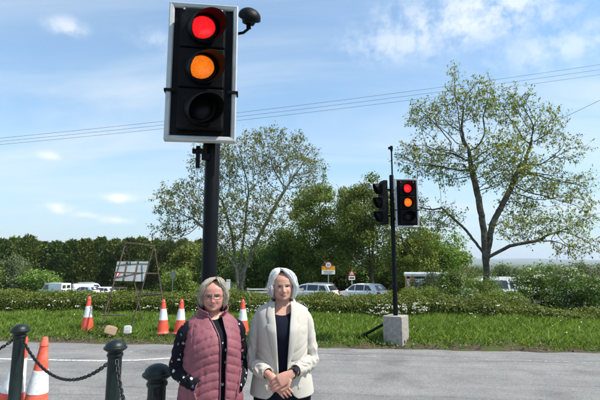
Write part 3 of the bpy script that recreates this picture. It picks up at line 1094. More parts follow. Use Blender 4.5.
def cow_parsley():
    """white umbels: many tiny florets on thin stalks at the hedge foot"""
    rng = np.random.default_rng(5)
    Vs, Fs, st, off = [], [], MB(), 0
    spots = [(-8.2, 0.3, 7), (-5.3, 0.2, 9), (-6.8, 0.8, 6), (-2.75, 0.25, 12), (-2.1, 0.3, 18), (-1.3, 0.25, 34), (0.95, 0.3, 26), (1.75, 0.35, 46), (-9.8, 0.5, 6), (-3.9, 0.4, 6), (3.6, 0.5, 5)]
    C = []
    for (sc, sp, k) in spots:
        for _ in range(k):
            s = sc + rng.normal() * sp; t = 12.12 + rng.normal() * 0.12
            x, y = road_xy(s, t); z0 = float(gz(x, y)); h = rng.uniform(0.14, 0.40)
            top = np.array([x + rng.normal() * 0.04, y + rng.normal() * 0.04, z0 + h])
            st.tube([(x, y, z0 - 0.03), tuple((np.array([x, y, z0]) + top) / 2 + rng.normal(size=3) * 0.01), tuple(top)], [0.004, 0.003, 0.002], 3)
            m = rng.integers(5, 12); R0 = rng.uniform(0.02, 0.045)
            d = rng.normal(size=(m, 3)) * np.array([1, 1, 0.35]) * R0
            C.append(top + d)
    C = np.vstack(C)
    V, F = leaf_quads(C, 0.034, rng, nrm=np.array([0, -0.5, 1.0]), spread=0.45, aspect=0.95)
    t = empty('cow_parsley', (0, 12.1, 0.1)); tag(t, 'white frothy wild flowers along the foot of the hedge', 'wildflowers', kind='stuff')
    o = link('flower_heads', np_mesh('umbels', V - np.array([0, 12.1, 0.1]), F), MATS['blossom'], t); o['kind'] = 'stuff'
    o = st.build('stalks', MATS['leaf_lime'], t, smooth=True, loc=(0, -12.1, -0.1)); o['kind'] = 'stuff'


cow_parsley()


def hawthorn(px, y, w, h, label, seed, flowers, leafm='leaf_hawthorn', leaf=0.05, nleaf=10500, depth=0.8, cat='bush'):
    rng = np.random.default_rng(seed)
    p = P(px, 300, y); z = float(gz(p.x, y))
    t = empty('hawthorn_bush', (p.x, y, z), 0, label, cat, 'bushes behind the verge on the right')
    st = MB()
    for k in range(9):
        a = rng.uniform(0, 6.28)
        q = np.array([rng.normal() * 0.08, rng.normal() * 0.08, -0.1]); pts = [q]
        for j in range(4):
            q = q + np.array([math.cos(a) * w * 0.2 + rng.normal() * 0.06, math.sin(a) * depth * 0.2 + rng.normal() * 0.06, h * 0.25])
            pts.append(q)
        st.tube(pts, [0.028, 0.022, 0.016, 0.01, 0.005], 5)
    st.build('stems', MATS['twig'], t, smooth=True)['kind'] = 'stuff'
    rad = np.array([w, depth, h * 0.52])
    lc = np.array([0, 0, h * 0.5]) + unit(rng.normal(size=(30, 3))) * rng.random((30, 1)) ** 0.4 * rad * 0.8
    lc[:, 2] = np.maximum(lc[:, 2], 0.15)
    lr = rng.uniform(0.2, 0.4, 30)[:, None] * np.array([min(w, h), depth, h * 0.6])
    k = rng.integers(0, 30, nleaf); d = unit(rng.normal(size=(nleaf, 3)))
    C = lc[k] + d * lr[k] * (0.5 + 0.6 * rng.random((nleaf, 1))) * (1 + 0.2 * rng.normal(size=(nleaf, 1)))
    C[:, 2] = np.where(C[:, 2] < 0.02, 0.02 + rng.random(nleaf) * 0.3, C[:, 2])
    V, F = leaf_quads(C, leaf, rng, nrm=d + np.array([0, 0, 0.3]), spread=0.55, aspect=0.6)
    link('foliage', np_mesh('foliage', V, F), MATS[leafm], t)
    if flowers:
        m = int(flowers * 0.6)
        k = rng.integers(0, 30, m); d = unit(rng.normal(size=(m, 3)) + np.array([0, -0.5, 0.5]))
        C0 = lc[k] + d * lr[k] * (0.95 + 0.25 * rng.random((m, 1)))
        C0 = np.repeat(C0, 9, 0) + rng.normal(size=(m * 9, 3)) * np.array([0.06, 0.03, 0.03])
        C0[:, 2] = np.maximum(C0[:, 2], 0.05)
        V, F = leaf_quads(C0, 0.03, rng, nrm=np.array([0, -0.6, 0.8]), spread=0.5, aspect=0.95)
        link('blossom', np_mesh('blossom', V, F), MATS['blossom'], t)
    return t


hawthorn(424, 13.0, 0.75, 0.85, 'low yellow-green bush just right of the concrete block', 31, 0, 'leaf_lime')
hawthorn(447, 13.6, 0.75, 1.40, 'dark leafy bush right of the orange and white camper', 32, 25, 'leaf_deep')
hawthorn(418, 16.5, 0.75, 1.3, 'loose grey-green bush half hiding the orange and white camper', 40, 8, 'leaf_grey', nleaf=5000)
hawthorn(438, 16.8, 0.8, 1.6, 'loose dark bush in front of the rear of the camper', 41, 10, 'leaf_hawthorn', nleaf=7000)
hawthorn(463, 13.0, 0.62, 0.75, 'small bush covered with white blossom left of the big tree trunk', 33, 150)
hawthorn(503, 13.4, 0.8, 0.72, 'low green bush at the foot of the big tree', 34, 22, 'leaf_lime')
hawthorn(536, 13.8, 0.95, 1.25, 'greyish green bush dotted with white blossom right of the big tree', 35, 170)
hawthorn(582, 13.2, 0.95, 1.45, 'tall dark bush with white blossom at the right edge', 36, 190, 'leaf_deep')
hawthorn(628, 13.2, 1.0, 1.45, 'tall blossoming bush cut off by the right edge', 37, 120)
hawthorn(560, 15.6, 1.3, 1.6, 'pale green bush rising behind the blossoming bushes', 38, 40, 'leaf_grey')
hawthorn(482, 15.5, 0.9, 1.4, 'upright green shrub beside the trunk of the big tree', 39, 10, 'leaf_lime')

# big open tree on the right
c0 = P(486, 300, 17.0); gzc = float(gz(c0.x, 17.0))
C_base = (c0.x, 17.0, gzc - 0.15)


def LB(px, py, dy, rx, ry, rz, y0):
    """crown lobe: bearing + depth offset, radii in metres"""
    p = P(px, py, y0 + dy)
    return ((p.x, p.y, p.z), (rx, ry, rz))


tp = lambda px, py, dy=0: tuple(P(px, py, 17.0 + dy))
skeletal_tree('walnut_tree', C_base,
              [LB(452, 112, 0, 0.95, 1.3, 0.95, 17), LB(455, 78, 0.4, 0.3, 0.5, 0.45, 17), LB(478, 100, -0.5, 0.75, 1.2, 0.9, 17), LB(510, 108, 0.3, 0.85, 1.2, 0.75, 17), LB(540, 128, 0.4, 0.9, 1.2, 0.8, 17),
               LB(568, 150, 0, 0.6, 1.0, 0.55, 17), LB(565, 190, 0, 1.0, 1.3, 0.7, 17), LB(585, 215, 0.2, 0.5, 1.0, 0.6, 17), LB(422, 118, -0.2, 0.6, 1.0, 0.55, 17), LB(420, 160, -0.3, 0.95, 1.2, 0.8, 17),
               LB(452, 165, 0.6, 1.1, 1.4, 0.9, 17), LB(500, 160, -0.6, 1.2, 1.5, 1.2, 17), LB(530, 178, 0.6, 1.0, 1.3, 0.8, 17), LB(412, 205, 0.6, 0.8, 1.1, 0.45, 17), LB(440, 218, 0.8, 0.9, 1.2, 0.5, 17),
               LB(540, 228, -0.6, 1.6, 1.4, 0.6, 17), LB(578, 248, -0.6, 0.9, 1.0, 0.4, 17), LB(520, 205, 0.8, 1.0, 1.2, 0.5, 17)],
              3800, 0.13, 1.1, 0.17, 71,
              [[tp(486, 262), tp(484, 232), tp(478, 195), tp(470, 160)], [tp(486, 262), tp(492, 225), tp(510, 190, 0.4), tp(520, 165, 0.5)],
               [tp(485, 255), tp(466, 230, 0.6), tp(442, 208, 0.9)], [tp(487, 258), tp(510, 246, -0.6), tp(540, 240, -0.8)]],
              MATS['leaf_walnut'], MATS['bark'], 0.115, 6, 0.05, 'big open-crowned tree with thin spring leaves on the right', rmax=0.19, tip=0.005, tip_r=0.0062, keep=0.7, flare=0.35, droop=0.25, aspect=0.45, twigs=2, twig_len=0.36)

# airy many-stemmed tree behind the women
a0 = P(240, 300, 27.0); gza = float(gz(a0.x, 27.0))
ta = lambda px, py, dy=0: tuple(P(px, py, 27.0 + dy))
skeletal_tree('ash_tree', (a0.x, 27.0, gza - 0.1),
              [LB(185, 205, 0, 1.9, 1.8, 1.6, 27), LB(215, 165, 0.5, 1.8, 1.8, 1.7, 27), LB(250, 160, 0, 1.9, 1.8, 1.8, 27), LB(285, 160, 0.5, 2.0, 1.8, 1.8, 27),
               LB(305, 175, 0, 1.4, 1.6, 1.5, 27), LB(245, 215, -0.5, 3.2, 2.0, 2.0, 27), LB(170, 235, 0, 1.2, 1.5, 1.0, 27), LB(270, 140, 0, 1.2, 1.2, 0.8, 27)],
              3600, 0.20, 1.8, 0.27, 72,
              [[ta(237, 270), ta(232, 235), ta(222, 200)], [ta(240, 272, 0.4), ta(244, 235, 0.4), ta(248, 195, 0.5)], [ta(243, 272), ta(258, 238), ta(276, 205), ta(288, 185)],
               [ta(236, 268, -0.4), ta(216, 240, -0.5), ta(195, 220, -0.5)], [ta(246, 270, 0.6), ta(262, 245, 0.8), ta(290, 220, 0.8)]],
              MATS['leaf_spring'], MATS['bark_pale'], 0.15, 7, 0.07, 'airy many-stemmed tree with pale trunks behind the two women', rmax=0.17, tip=0.007, tip_r=0.0088, keep=0.75, flare=0.2, droop=0.2, twigs=2, twig_len=0.5)


def on_ground(px, y):
    x = (px - 300) / 433.3 * y / math.cos(PITCH) * 1.0
    x = P(px, 285, y).x
    return (x, y, float(gz(x, y)))


def bush_at(px, y, top_py, w_px, label, leafm, seed, **kw):
    b = on_ground(px, y)
    h = P(px, top_py, y).z - b[2]
    rx = w_px / 2 / 433.3 * y * 1.06
    return bushy_tree(kw.pop('name', 'leafy_tree'), b, h, rx, label, MATS[leafm], seed, **kw)


G = 'leafy trees behind the cars'
bush_at(322, 42, 166, 74, 'tall leafy green tree behind the yellow speed sign', 'leaf_lime', 81, nleaf=21000, leaf=0.21, trunk_h=0.06, group=G, lobes=80, trunk_r=0.2, lobe_r=(0.12, 0.26))
bush_at(368, 40, 160, 72, 'tall dense tree behind the white hatchback', 'leaf_fresh', 82, nleaf=19000, leaf=0.20, trunk_h=0.10, group=G, lobes=80, nstem=2, trunk_r=0.2, lobe_r=(0.12, 0.26))
bush_at(345, 47, 172, 70, 'dark tree filling the gap between the two tall leafy trees', 'leaf_fresh', 83, nleaf=11000, leaf=0.24, trunk_h=0.05, group=G, lobes=60, lobe_r=(0.12, 0.26))
bush_at(412, 32, 205, 66, 'yellow-green tree behind the far traffic signal', 'leaf_lime', 84, nleaf=12000, leaf=0.15, trunk_h=0.12, group=G, lobes=70, lobe_r=(0.12, 0.27))
bush_at(443, 40, 226, 60, 'low green tree behind the orange and white van', 'leaf_lime', 85, nleaf=12000, leaf=0.22, trunk_h=0.1, group=G, lobes=30)
bush_at(290, 45, 222, 60, 'dark round tree behind the silver car', 'leaf_deep', 86, nleaf=15000, leaf=0.24, trunk_h=0.05, group=G)
bush_at(255, 50, 236, 66, 'dark bushy tree right of the near signal post', 'leaf_deep', 87, nleaf=15000, leaf=0.25, trunk_h=0.04, group=G)
bush_at(216, 55, 240, 60, 'dark bushy tree hidden by the near signal post', 'leaf_deep', 88, nleaf=13000, leaf=0.27, trunk_h=0.04, group=G)
bush_at(186, 60, 240, 50, 'mid green bushy tree left of the near signal post', 'leaf_lime', 89, nleaf=12000, leaf=0.28, trunk_h=0.04, group=G)
bush_at(180, 48, 266, 46, 'low mid green shrub left of the near signal post', 'leaf_lime', 90, nleaf=8000, leaf=0.2, trunk_h=0.02, group=G, name='leafy_shrub', cat='shrub', trunk_r=0.08)
bush_at(14, 72, 254, 46, 'round grey-green shrub at the far left before the conifers', 'leaf_grey', 91, nleaf=9000, leaf=0.3, trunk_h=0.02, group='shrubs before the conifers', name='leafy_shrub', cat='shrub', trunk_r=0.1)
bush_at(40, 70, 268, 40, 'low pale green shrub left of the white vans', 'leaf_lime', 92, nleaf=7000, leaf=0.28, trunk_h=0.02, group='shrubs before the conifers', name='leafy_shrub', cat='shrub', trunk_r=0.1)
bush_at(-12, 70, 262, 50, 'shrub cut off by the left edge', 'leaf_deep', 93, nleaf=7000, leaf=0.3, trunk_h=0.02, group='shrubs before the conifers', name='leafy_shrub', cat='shrub', trunk_r=0.1)
for i, (px, top, w, lab) in enumerate([(505, 264, 50, 'low far tree just right of the big tree trunk'), (545, 262, 60, 'low far tree beyond the blossoming bushes'), (590, 261, 60, 'low far tree on the skyline at the right edge'), (470, 262, 50, 'low far tree just left of the big tree trunk')]):
    bush_at(px, 85, top, w, lab, 'leaf_deep' if i % 2 else 'leaf_grey', 95 + i, nleaf=6000, leaf=0.4, trunk_h=0.03, group='low trees on the skyline')

for i, (px, y, top, w, m, lab) in enumerate([(300, 52, 246, 50, 'leaf_deep', 'dark shrub behind the silver estate car'), (338, 50, 258, 44, 'leaf_deep', 'dark shrub behind the yellow speed sign'),
        (372, 46, 256, 46, 'leaf_deep', 'dark shrub behind the white hatchback'), (402, 44, 250, 44, 'leaf_lime', 'green shrub behind the far signal post'), (425, 50, 252, 50, 'leaf_deep', 'dark shrub behind the orange and white camper'), (458, 55, 256, 46, 'leaf_grey', 'pale shrub left of the big tree trunk')]):
    bush_at(px, y, top, w, lab, m, 300 + i, nleaf=9000, leaf=0.26, trunk_h=0.0, group='shrubs behind the parked cars', name='leafy_shrub', cat='shrub', trunk_r=0.1)

# row of conifers far left
rng = random.Random(4)
px = -16.0
i = 0
POS = ['at the left edge', 'second from the left edge', 'third from the left edge', 'fourth from the left edge', 'fifth from the left edge', 'sixth from the left edge',
       'seventh from the left edge', 'eighth from the left edge', 'ninth from the left edge', 'tenth from the left edge', 'eleventh from the left edge',
       'twelfth from the left edge', 'thirteenth from the left edge', 'fourteenth from the left edge', 'fifteenth from the left edge', 'sixteenth from the left edge']
CON = {}
while px < 205 and i < 16:
    y = 90 + rng.uniform(-2.5, 2.5)
    b = on_ground(px, y)
    top = 240.5 + rng.uniform(-4, 4) + (3 if px > 150 else 0)
    h = P(px, top, y).z - b[2]
    gold = rng.random() < 0.55
    key = (gold, i % 3)
    lab = ('golden' if gold else 'dark green') + ' conifer in the far row, ' + POS[i]
    if key not in CON:
        CON[key] = (conifer('conifer_tree', b, h, 2.9, lab, MATS['leaf_golden' if gold else 'leaf_conifer'], 200 + i, group='row of conifers'), h)
    else:
        src, h0 = CON[key]
        c = copy_tree(src)
        c.location = b; c.rotation_euler = (0, 0, rng.uniform(0, 6.28)); c.scale = (1, 1, h / h0)
        c['label'] = lab
    px += rng.uniform(12, 16)
    i += 1


# ---------------------------------------------------------------- traffic signals
def depth_at(px, py, z):
    """distance ahead at which the bearing reaches height z"""
    a = P(px, py, 1.0)
    return (z - CAM_H) / (a.z - CAM_H)


def signal_head(parent, loc, rz, lit=True, framed=True, aim=(0.0, 0.0)):
    """head with its back board; origin at the centre of the board, lamps towards -Y"""
    W, H, B = 0.52, 1.09, 0.038
    if framed:
        board = MB().box((0, 0, 0), (W - 0.01, 0.014, H - 0.01)).build('signal_head', MATS['black_plastic'], parent, bevel=0.003)
    else:
        board = MB().box((0, 0, 0), (0.33, 0.10, 1.0)).build('signal_head', MATS['black_plastic'], parent, bevel=0.02)
    board.location = loc; board.rotation_euler = (0, 0, rz)
    if framed:
        f = MB()
        w, h = W / 2, H / 2
        prof = [(0.0, -0.012), (0.0, -0.030), (0.008, -0.036), (0.031, -0.030), (B, -0.022), (B, -0.008)]   # inset, y
        ring = []
        for (ins, yy) in prof:
            ring.append([(-w + ins, yy, -h + ins), (w - ins, yy, -h + ins), (w - ins, yy, h - ins), (-w + ins, yy, h - ins)])
        f.rings(ring, closed=True, cap=False)
        f.box((-w + 0.006, 0.004, 0), (0.012, 0.05, H + 0.002)); f.box((w - 0.006, 0.004, 0), (0.012, 0.05, H + 0.002))
        f.box((0, 0.004, h - 0.006), (W - 0.026, 0.05, 0.0124)); f.box((0, 0.004, -h + 0.006), (W - 0.026, 0.05, 0.0124))
        f.build('border_frame', MATS['frame_grey'], board)
        for s in (-1, 1):
            st = MB().box((s * (w - 0.028), -0.038, -0.165), (0.075, 0.012, 0.021)).box((s * (w + 0.006), -0.005, -0.165), (0.012, 0.075, 0.021))
            st.build('strap', MATS['black_plastic'], board)
    for k in range(3):
        z = 0.315 - 0.315 * k
        hs = MB().box((0, -0.045, z), (0.335, 0.075, 0.307))
        hs.build('lamp_housing', MATS['black_plastic'], board, bevel=0.012)
        for (bx_, bz_) in ((-0.14, 0.135), (0.14, 0.135)):
            if k == 0 and framed:
                MB().lathe([(0.009, 0), (0.008, 0.006), (0, 0.008)], 8, M=Matrix.Rotation(R(90), 3, 'X')).build('bolt', MATS['galvanised'], board, loc=(bx_, -0.083, z + bz_ + 0.01))
        name = ('lamp_red', 'lamp_amber', 'lamp_off')[k] if lit else 'lamp_off'
        lens = [(0.094 * math.cos(a), 0.028 * math.sin(a)) for a in np.linspace(0, math.pi / 2, 7)]
        MB().lathe([(0.094, -0.012)] + lens, 32, M=Matrix.Rotation(R(90), 3, 'X')).build('lens', MATS[name], board, smooth=True, loc=(0, -0.086, z))
        MB().lathe([(0.096, 0.0), (0.096, 0.020), (0.116, 0.020), (0.118, 0.0)], 32, M=Matrix.Rotation(R(90), 3, 'X')).build('lens_ring', MATS['black_plastic'], board, auto=40, loc=(0, -0.083, z))
        v = MB()
        rings = []
        n = 40
        for rr, ln in ((0.122, 0), (0.122, 1), (0.117, 1), (0.114, 0)):
            rg = []
            for j in range(n):
                a = 2 * math.pi * j / n
                L = (1.0 if framed else 0.78) * 0.06 + (0.15 if framed else 0.11) * (0.5 + 0.5 * math.cos(a)) ** 0.8
                rg.append((rr * math.sin(a) + ln * L * aim[0], -0.083 - ln * L, z + rr * math.cos(a) + ln * L * aim[1]))
            rings.append(rg)
        v.rings(rings, cap=False)
        v.build('visor', MATS['visor_inner'], board, auto=35)
    return board


ND = 3.28                                       # near signal
nb = P(209.5, 262, ND)
near = empty('traffic_signal', (nb.x, ND, 0), 0, 'tall near traffic signal with red and amber lamps, behind the woman in the pink gilet', 'traffic light', 'temporary traffic signals')
hc = P(202.5, 72.3, ND - 0.15)
MB().lathe([(0.057, -0.02), (0.057, 3.45), (0.05, 3.47), (0, 3.475)], 28).build('post', MATS['black_paint'], near, auto=40)
MB().lathe([(0.11, 0.0), (0.11, 0.012), (0.07, 0.03), (0.062, 0.12), (0.058, 0.125)], 24).build('base_flange', MATS['black_paint'], near, auto=40)
hd = signal_head(near, (hc.x - nb.x, -0.15, hc.z), R(7), aim=(0.42, -0.36))
for zz in (hc.z - 0.42, hc.z + 0.42):
    MB().box((0, 0, 0), (0.08, 0.16, 0.05)).lathe([(0.066, -0.03), (0.066, 0.03)], 20, c=(0, 0.11, 0)).build('bracket', MATS['black_paint'], near, loc=(-0.01, -0.10, zz))
# cable gland and drop bracket under the head
gl = MB().box((0, 0, 0), (0.028, 0.03, 0.17)).box((0, 0, 0.045), (0.085, 0.034, 0.035)).box((0.06, 0.0, 0.0), (0.06, 0.03, 0.05)).box((0.055, 0, 0.06), (0.03, 0.03, 0.09))
q = P(198, 157, ND - 0.06)
gl.build('cable_bracket', MATS['black_paint'], near, bevel=0.003, loc=(q.x - nb.x, -0.06, q.z))
# vehicle detector on the shoulder of the head
q = P(249.5, 17, ND)
dt = MB()
dome = [(0.088 * math.cos(a), 0.075 * math.sin(a)) for a in np.linspace(0, math.pi / 2, 8)]
Mx = Matrix.Rotation(R(38), 3, 'X') @ Matrix.Rotation(R(16), 3, 'Y') @ Matrix.Diagonal((1.05, 1.1, 0.95))
dt.lathe([(0.078, -0.022), (0.09, -0.012)] + dome, 24, M=Mx)
det = dt.build('vehicle_detector', MATS['black_plastic'], near, auto=50, loc=(q.x - nb.x, 0.0, q.z))
MB().lathe([(0.045, -0.06), (0.06, -0.02), (0.06, 0.0)], 18, M=Mx).build('detector_lens', MATS['lamp_off'], det, smooth=True)
arm = MB().tube([(0.0, 0.0, -0.05), (-0.005, 0.0, -0.10), (-0.05, 0.02, -0.125), (-0.11, 0.03, -0.13)], 0.012, 8)
arm.box((-0.005, 0, -0.075), (0.035, 0.035, 0.045)).build('detector_arm', MATS['black_paint'], det, smooth=False)

# far signal on a concrete block
FS = 9.74
fb = P(396.5, 345, FS)
fz = float(gz(fb.x, FS - 0.2)) + 0.005
far = empty('traffic_signal', (fb.x, FS, fz), 0, 'far traffic signal with red and amber lamps standing in a concrete block', 'traffic light', 'temporary traffic signals')
blk_top = P(396, 316.5, FS - 0.2).z - fz
blk = MB()
bw = 0.43
blk.box((0, 0, (blk_top - 0.02) / 2), (bw, bw, blk_top + 0.02))
block = blk.build('concrete_block', MATS['concrete'], far, bevel=0.018)
block.rotation_euler = (0, 0, R(-33))
block['label'] = 'rough grey concrete block holding the post'
for s in (-0.09, 0.10):
    MB().box((0, 0, 0), (0.012, 0.065, 0.055)).build('lifting_hole', MATS['hole_dark'], block, bevel=0.004, loc=(bw / 2 + 0.001, s, 0.07))
ptop = P(396, 146, FS).z - fz
MB().lathe([(0.05, blk_top - 0.1), (0.05, P(396, 176, FS).z - fz), (0.045, P(396, 176, FS).z - fz + 0.02), (0, P(396, 176, FS).z - fz + 0.02)], 20).build('post', MATS['black_paint'], far, auto=40)
MB().tube([(0.02, 0, P(396, 182, FS).z - fz), (0.02, 0, ptop - 0.12)], 0.018, 8).tube([(0.02, 0, ptop - 0.12), (0.02, 0, ptop)], 0.03, 8).box((0.0, 0, ptop - 0.05), (0.10, 0.06, 0.05)).build('aerial', MATS['black_paint'], far)
hc2 = P(406.5, 203, FS - 0.12)
h2 = signal_head(far, (hc2.x - fb.x, -0.13, hc2.z - fz), R(3))
hc3 = P(383.5, 203, FS + 0.05)
h3 = signal_head(far, (hc3.x - fb.x, 0.02, hc3.z - fz), R(-82), lit=False, framed=False)
MB().box((0, 0, 0), (0.20, 0.04, 0.04)).build('bracket', MATS['black_paint'], far, loc=(-0.1, 0.0, hc3.z - fz + 0.3))
MB().box((0, 0, 0), (0.20, 0.04, 0.04)).build('bracket', MATS['black_paint'], far, loc=(-0.1, 0.0, hc3.z - fz - 0.3))
MB().box((0, 0, 0), (0.06, 0.14, 0.05)).build('bracket', MATS['black_paint'], far, loc=(0.06, -0.06, hc2.z - fz - 0.35))

# dark strut lying in the grass against the block
a, b = P(357, 334.5, 9.85), P(383.5, 324.5, 9.80)
a.z = float(gz(a.x, a.y)) + 0.04
st = MB().tube([(0, 0, 0), tuple((b - a) * 0.6), tuple(b - a)], [0.028, 0.03, 0.028], 10)
st.box(tuple((b - a) * 0.35 + Vector((0, 0, -0.06))), (0.05, 0.04, 0.1))
tag(st.build('support_strut', MATS['black_paint'], None, smooth=False, loc=a), 'black metal strut propped against the concrete block in the grass', 'strut')


# ---------------------------------------------------------------- cones
def cone(base, h, label, group, lean=(0, 0), bands=(0.36, 0.70), tip=True, dirty=False, r0=0.135, rz=0.0):
    t = empty('traffic_cone', base, 0, label, 'traffic cone', group)
    t.rotation_euler = (lean[0], lean[1], rz)
    org = MATS['cone_orange_dirty' if dirty else 'cone_orange']
    rt_ = 0.030
    rad = lambda f: r0 * (h / 0.75) ** 0.6 + (rt_ - r0 * (h / 0.75) ** 0.6) * f
    b = MB()
    w = 0.21 * (h / 0.75) ** 0.7
    b.box((0, 0, 0.018), (2 * w, 2 * w, 0.036))
    bo = b.build('base', MATS['rubber'], t, bevel=0.012)
    z0 = 0.034
    prof = [(rad(0) * 1.25, z0), (rad(0) * 1.22, z0 + 0.012), (rad(0) * 1.02, z0 + 0.03)]
    prof += [(rad(f), z0 + 0.03 + (h - 0.07) * f) for f in np.linspace(0.02, 0.90, 12)]
    prof += [(rad(0.905) + 0.006, z0 + 0.03 + (h - 0.07) * 0.905), (rad(0.93) + 0.006, z0 + 0.03 + (h - 0.07) * 0.93), (rad(0.94), z0 + 0.03 + (h - 0.07) * 0.94),
             (rt_, z0 + 0.02 + (h - 0.07)), (rt_ * 0.8, z0 + 0.03 + (h - 0.07)), (0, z0 + 0.03 + (h - 0.07))]
    MB().lathe(prof, 28).build('cone_body', org, t, auto=45)
    pr = [(rad(f) + 0.0035, z0 + 0.03 + (h - 0.07) * f) for f in np.linspace(bands[0], bands[1], 8)]
    pr = [(pr[0][0] - 0.005, pr[0][1] - 0.001)] + pr + [(pr[-1][0] - 0.005, pr[-1][1] + 0.001)]
    MB().lathe(pr, 28).build('reflective_sleeve', MATS['cone_white'], t, auto=45)
    return t


def far_cone(px, top, bot, label, lean=(0, 0)):
    ys = np.linspace(9.75, 11.8, 200)                # where the bearing meets the bank
    err = [abs(P(px, bot, q).z - 0.03 - float(gz(P(px, bot, q).x, q))) for q in ys]
    y = float(ys[int(np.argmin(err))])
    x = P(px, bot, y).x
    h = P(px, top, y).z - float(gz(x, y))
    return cone((x, y, float(gz(x, y))), h, label, 'cones on the verge', lean)


far_cone(87, 296, 330, 'orange and white traffic cone on the verge, leftmost beside the sign trestle', (0.02, 0.02))
far_cone(163, 299, 333, 'orange and white traffic cone right of the sign trestle', (0, -0.02))
far_cone(180, 299, 333, 'orange and white traffic cone touching the sleeve of the woman in pink', (0, 0.02))
far_cone(243, 299, 334, 'orange and white traffic cone on the verge between the two women', (0, -0.02))
G2 = 'cones behind the bollards'
pc = P(35, 405, 5.02)
cone((pc.x, 5.0, -0.125), 0.98, 'scuffed traffic cone leaning right, behind the left bollard', G2, (R(2), R(5)), (0.36, 0.62), dirty=True, r0=0.125)
pc = P(5, 405, 5.05)
cone((pc.x, 5.08, -0.125), 0.97, 'traffic cone half hidden behind the left bollard at the photo edge', G2, (R(-2), R(7)), (0.34, 0.74), r0=0.14)


# ---------------------------------------------------------------- bollards and chain
def bollard(px, py, label):
    y = depth_at(px, py, 1.0)
    x = P(px, py, y).x
    t = empty('bollard', (x, y, 0), 0, label, 'bollard', 'chained bollards')
    MB().lathe([(0.085, 0), (0.085, 0.05), (0.070, 0.075), (0.062, 0.09), (0.0595, 0.55), (0.058, 0.862)], 32).build('post', MATS['bollard_paint'], t, auto=40)
    MB().lathe([(0.058, 0.855), (0.066, 0.86), (0.069, 0.872), (0.066, 0.884), (0.060, 0.888), (0.062, 0.898), (0.086, 0.916), (0.097, 0.925), (0.098, 0.936), (0.095, 0.940), (0.087, 0.942), (0.086, 0.946), (0.078, 0.966), (0.058, 0.984), (0.032, 0.995), (0.0, 1.0)], 40).build('cap', MATS['bollard_paint'], t, auto=50)
    return t, Vector((x, y, 0))


b1, c1 = bollard(21, 324, 'dark green iron bollard furthest left, in front of the cones')
b2, c2 = bollard(116, 339.5, 'dark green iron bollard in the middle of the three')
b3, c3 = bollard(158, 363.5, 'dark green iron bollard nearest the woman in the pink gilet')
LINK = None


def chain(a, b, sag, label):
    global LINK
    a, b = Vector(a), Vector(b)
    L = 0
    pts = []
    N = 200
    for i in range(N + 1):
        u = i / N
        p = a.lerp(b, u); p.z -= sag * 4 * u * (1 - u)
        pts.append(p)
    t = empty('chain', a, 0, label, 'chain', 'chains between the bollards')
    step = 0.033
    acc, k, last = 0, 0, pts[0]
    for i in range(1, N + 1):
        acc += (pts[i] - pts[i - 1]).length
        if acc >= step * (k + 0.5):
            d = (pts[i] - pts[i - 1]).normalized()
            if LINK is None:
                ring = [(0.020 * math.cos(q) + (0.009 if math.cos(q) > 0 else -0.009), 0.0125 * math.sin(q), 0) for q in np.linspace(0, 2 * math.pi, 15)[:-1]]
                m = MB().tube(ring, 0.0052, 6, closed=True)
                o = m.build('chain_link', MATS['chain_steel'], t, smooth=True)
                LINK = o
            else:
                o = LINK.copy(); col.objects.link(o); o.parent = t
            o.location = pts[i] - a
            q = Vector((1, 0, 0)).rotation_difference(d)
            o.rotation_euler = (q @ Quaternion((1, 0, 0), R(90) * (k % 2) + 0.35)).to_euler()
            k += 1
    return t


zc = 0.84
d12 = (c2 - c1).normalized()
chain(c1 + d12 * 0.063 + Vector((0, 0, zc)), c2 - d12 * 0.063 + Vector((0, 0, zc - 0.03)), 0.27, 'black chain sagging between the left and middle bollards')
d23 = (c3 - c2).normalized()
chain(c2 + d23 * 0.063 + Vector((0, 0, zc)), c3 - d23 * 0.063 + Vector((0, 0, zc)), 0.33, 'black chain hanging from the middle bollard towards the nearest one')
e0 = c3 + Vector((0.25, -1.25, 0))
d3 = (e0 - c3).normalized()
chain(c3 + d3 * 0.063 + Vector((0, 0, zc)), e0 - d3 * 0.06 + Vector((0, 0, zc)), 0.33, 'black chain hanging down the front of the nearest bollard')
l0 = c1 + Vector((-1.45, 0.15, 0))
d0 = (l0 - c1).normalized()
chain(l0 - d0 * 0.06 + Vector((0, 0, zc)), c1 + d0 * 0.063 + Vector((0, 0, zc)), 0.25, 'black chain rising to the left bollard from the photo edge')


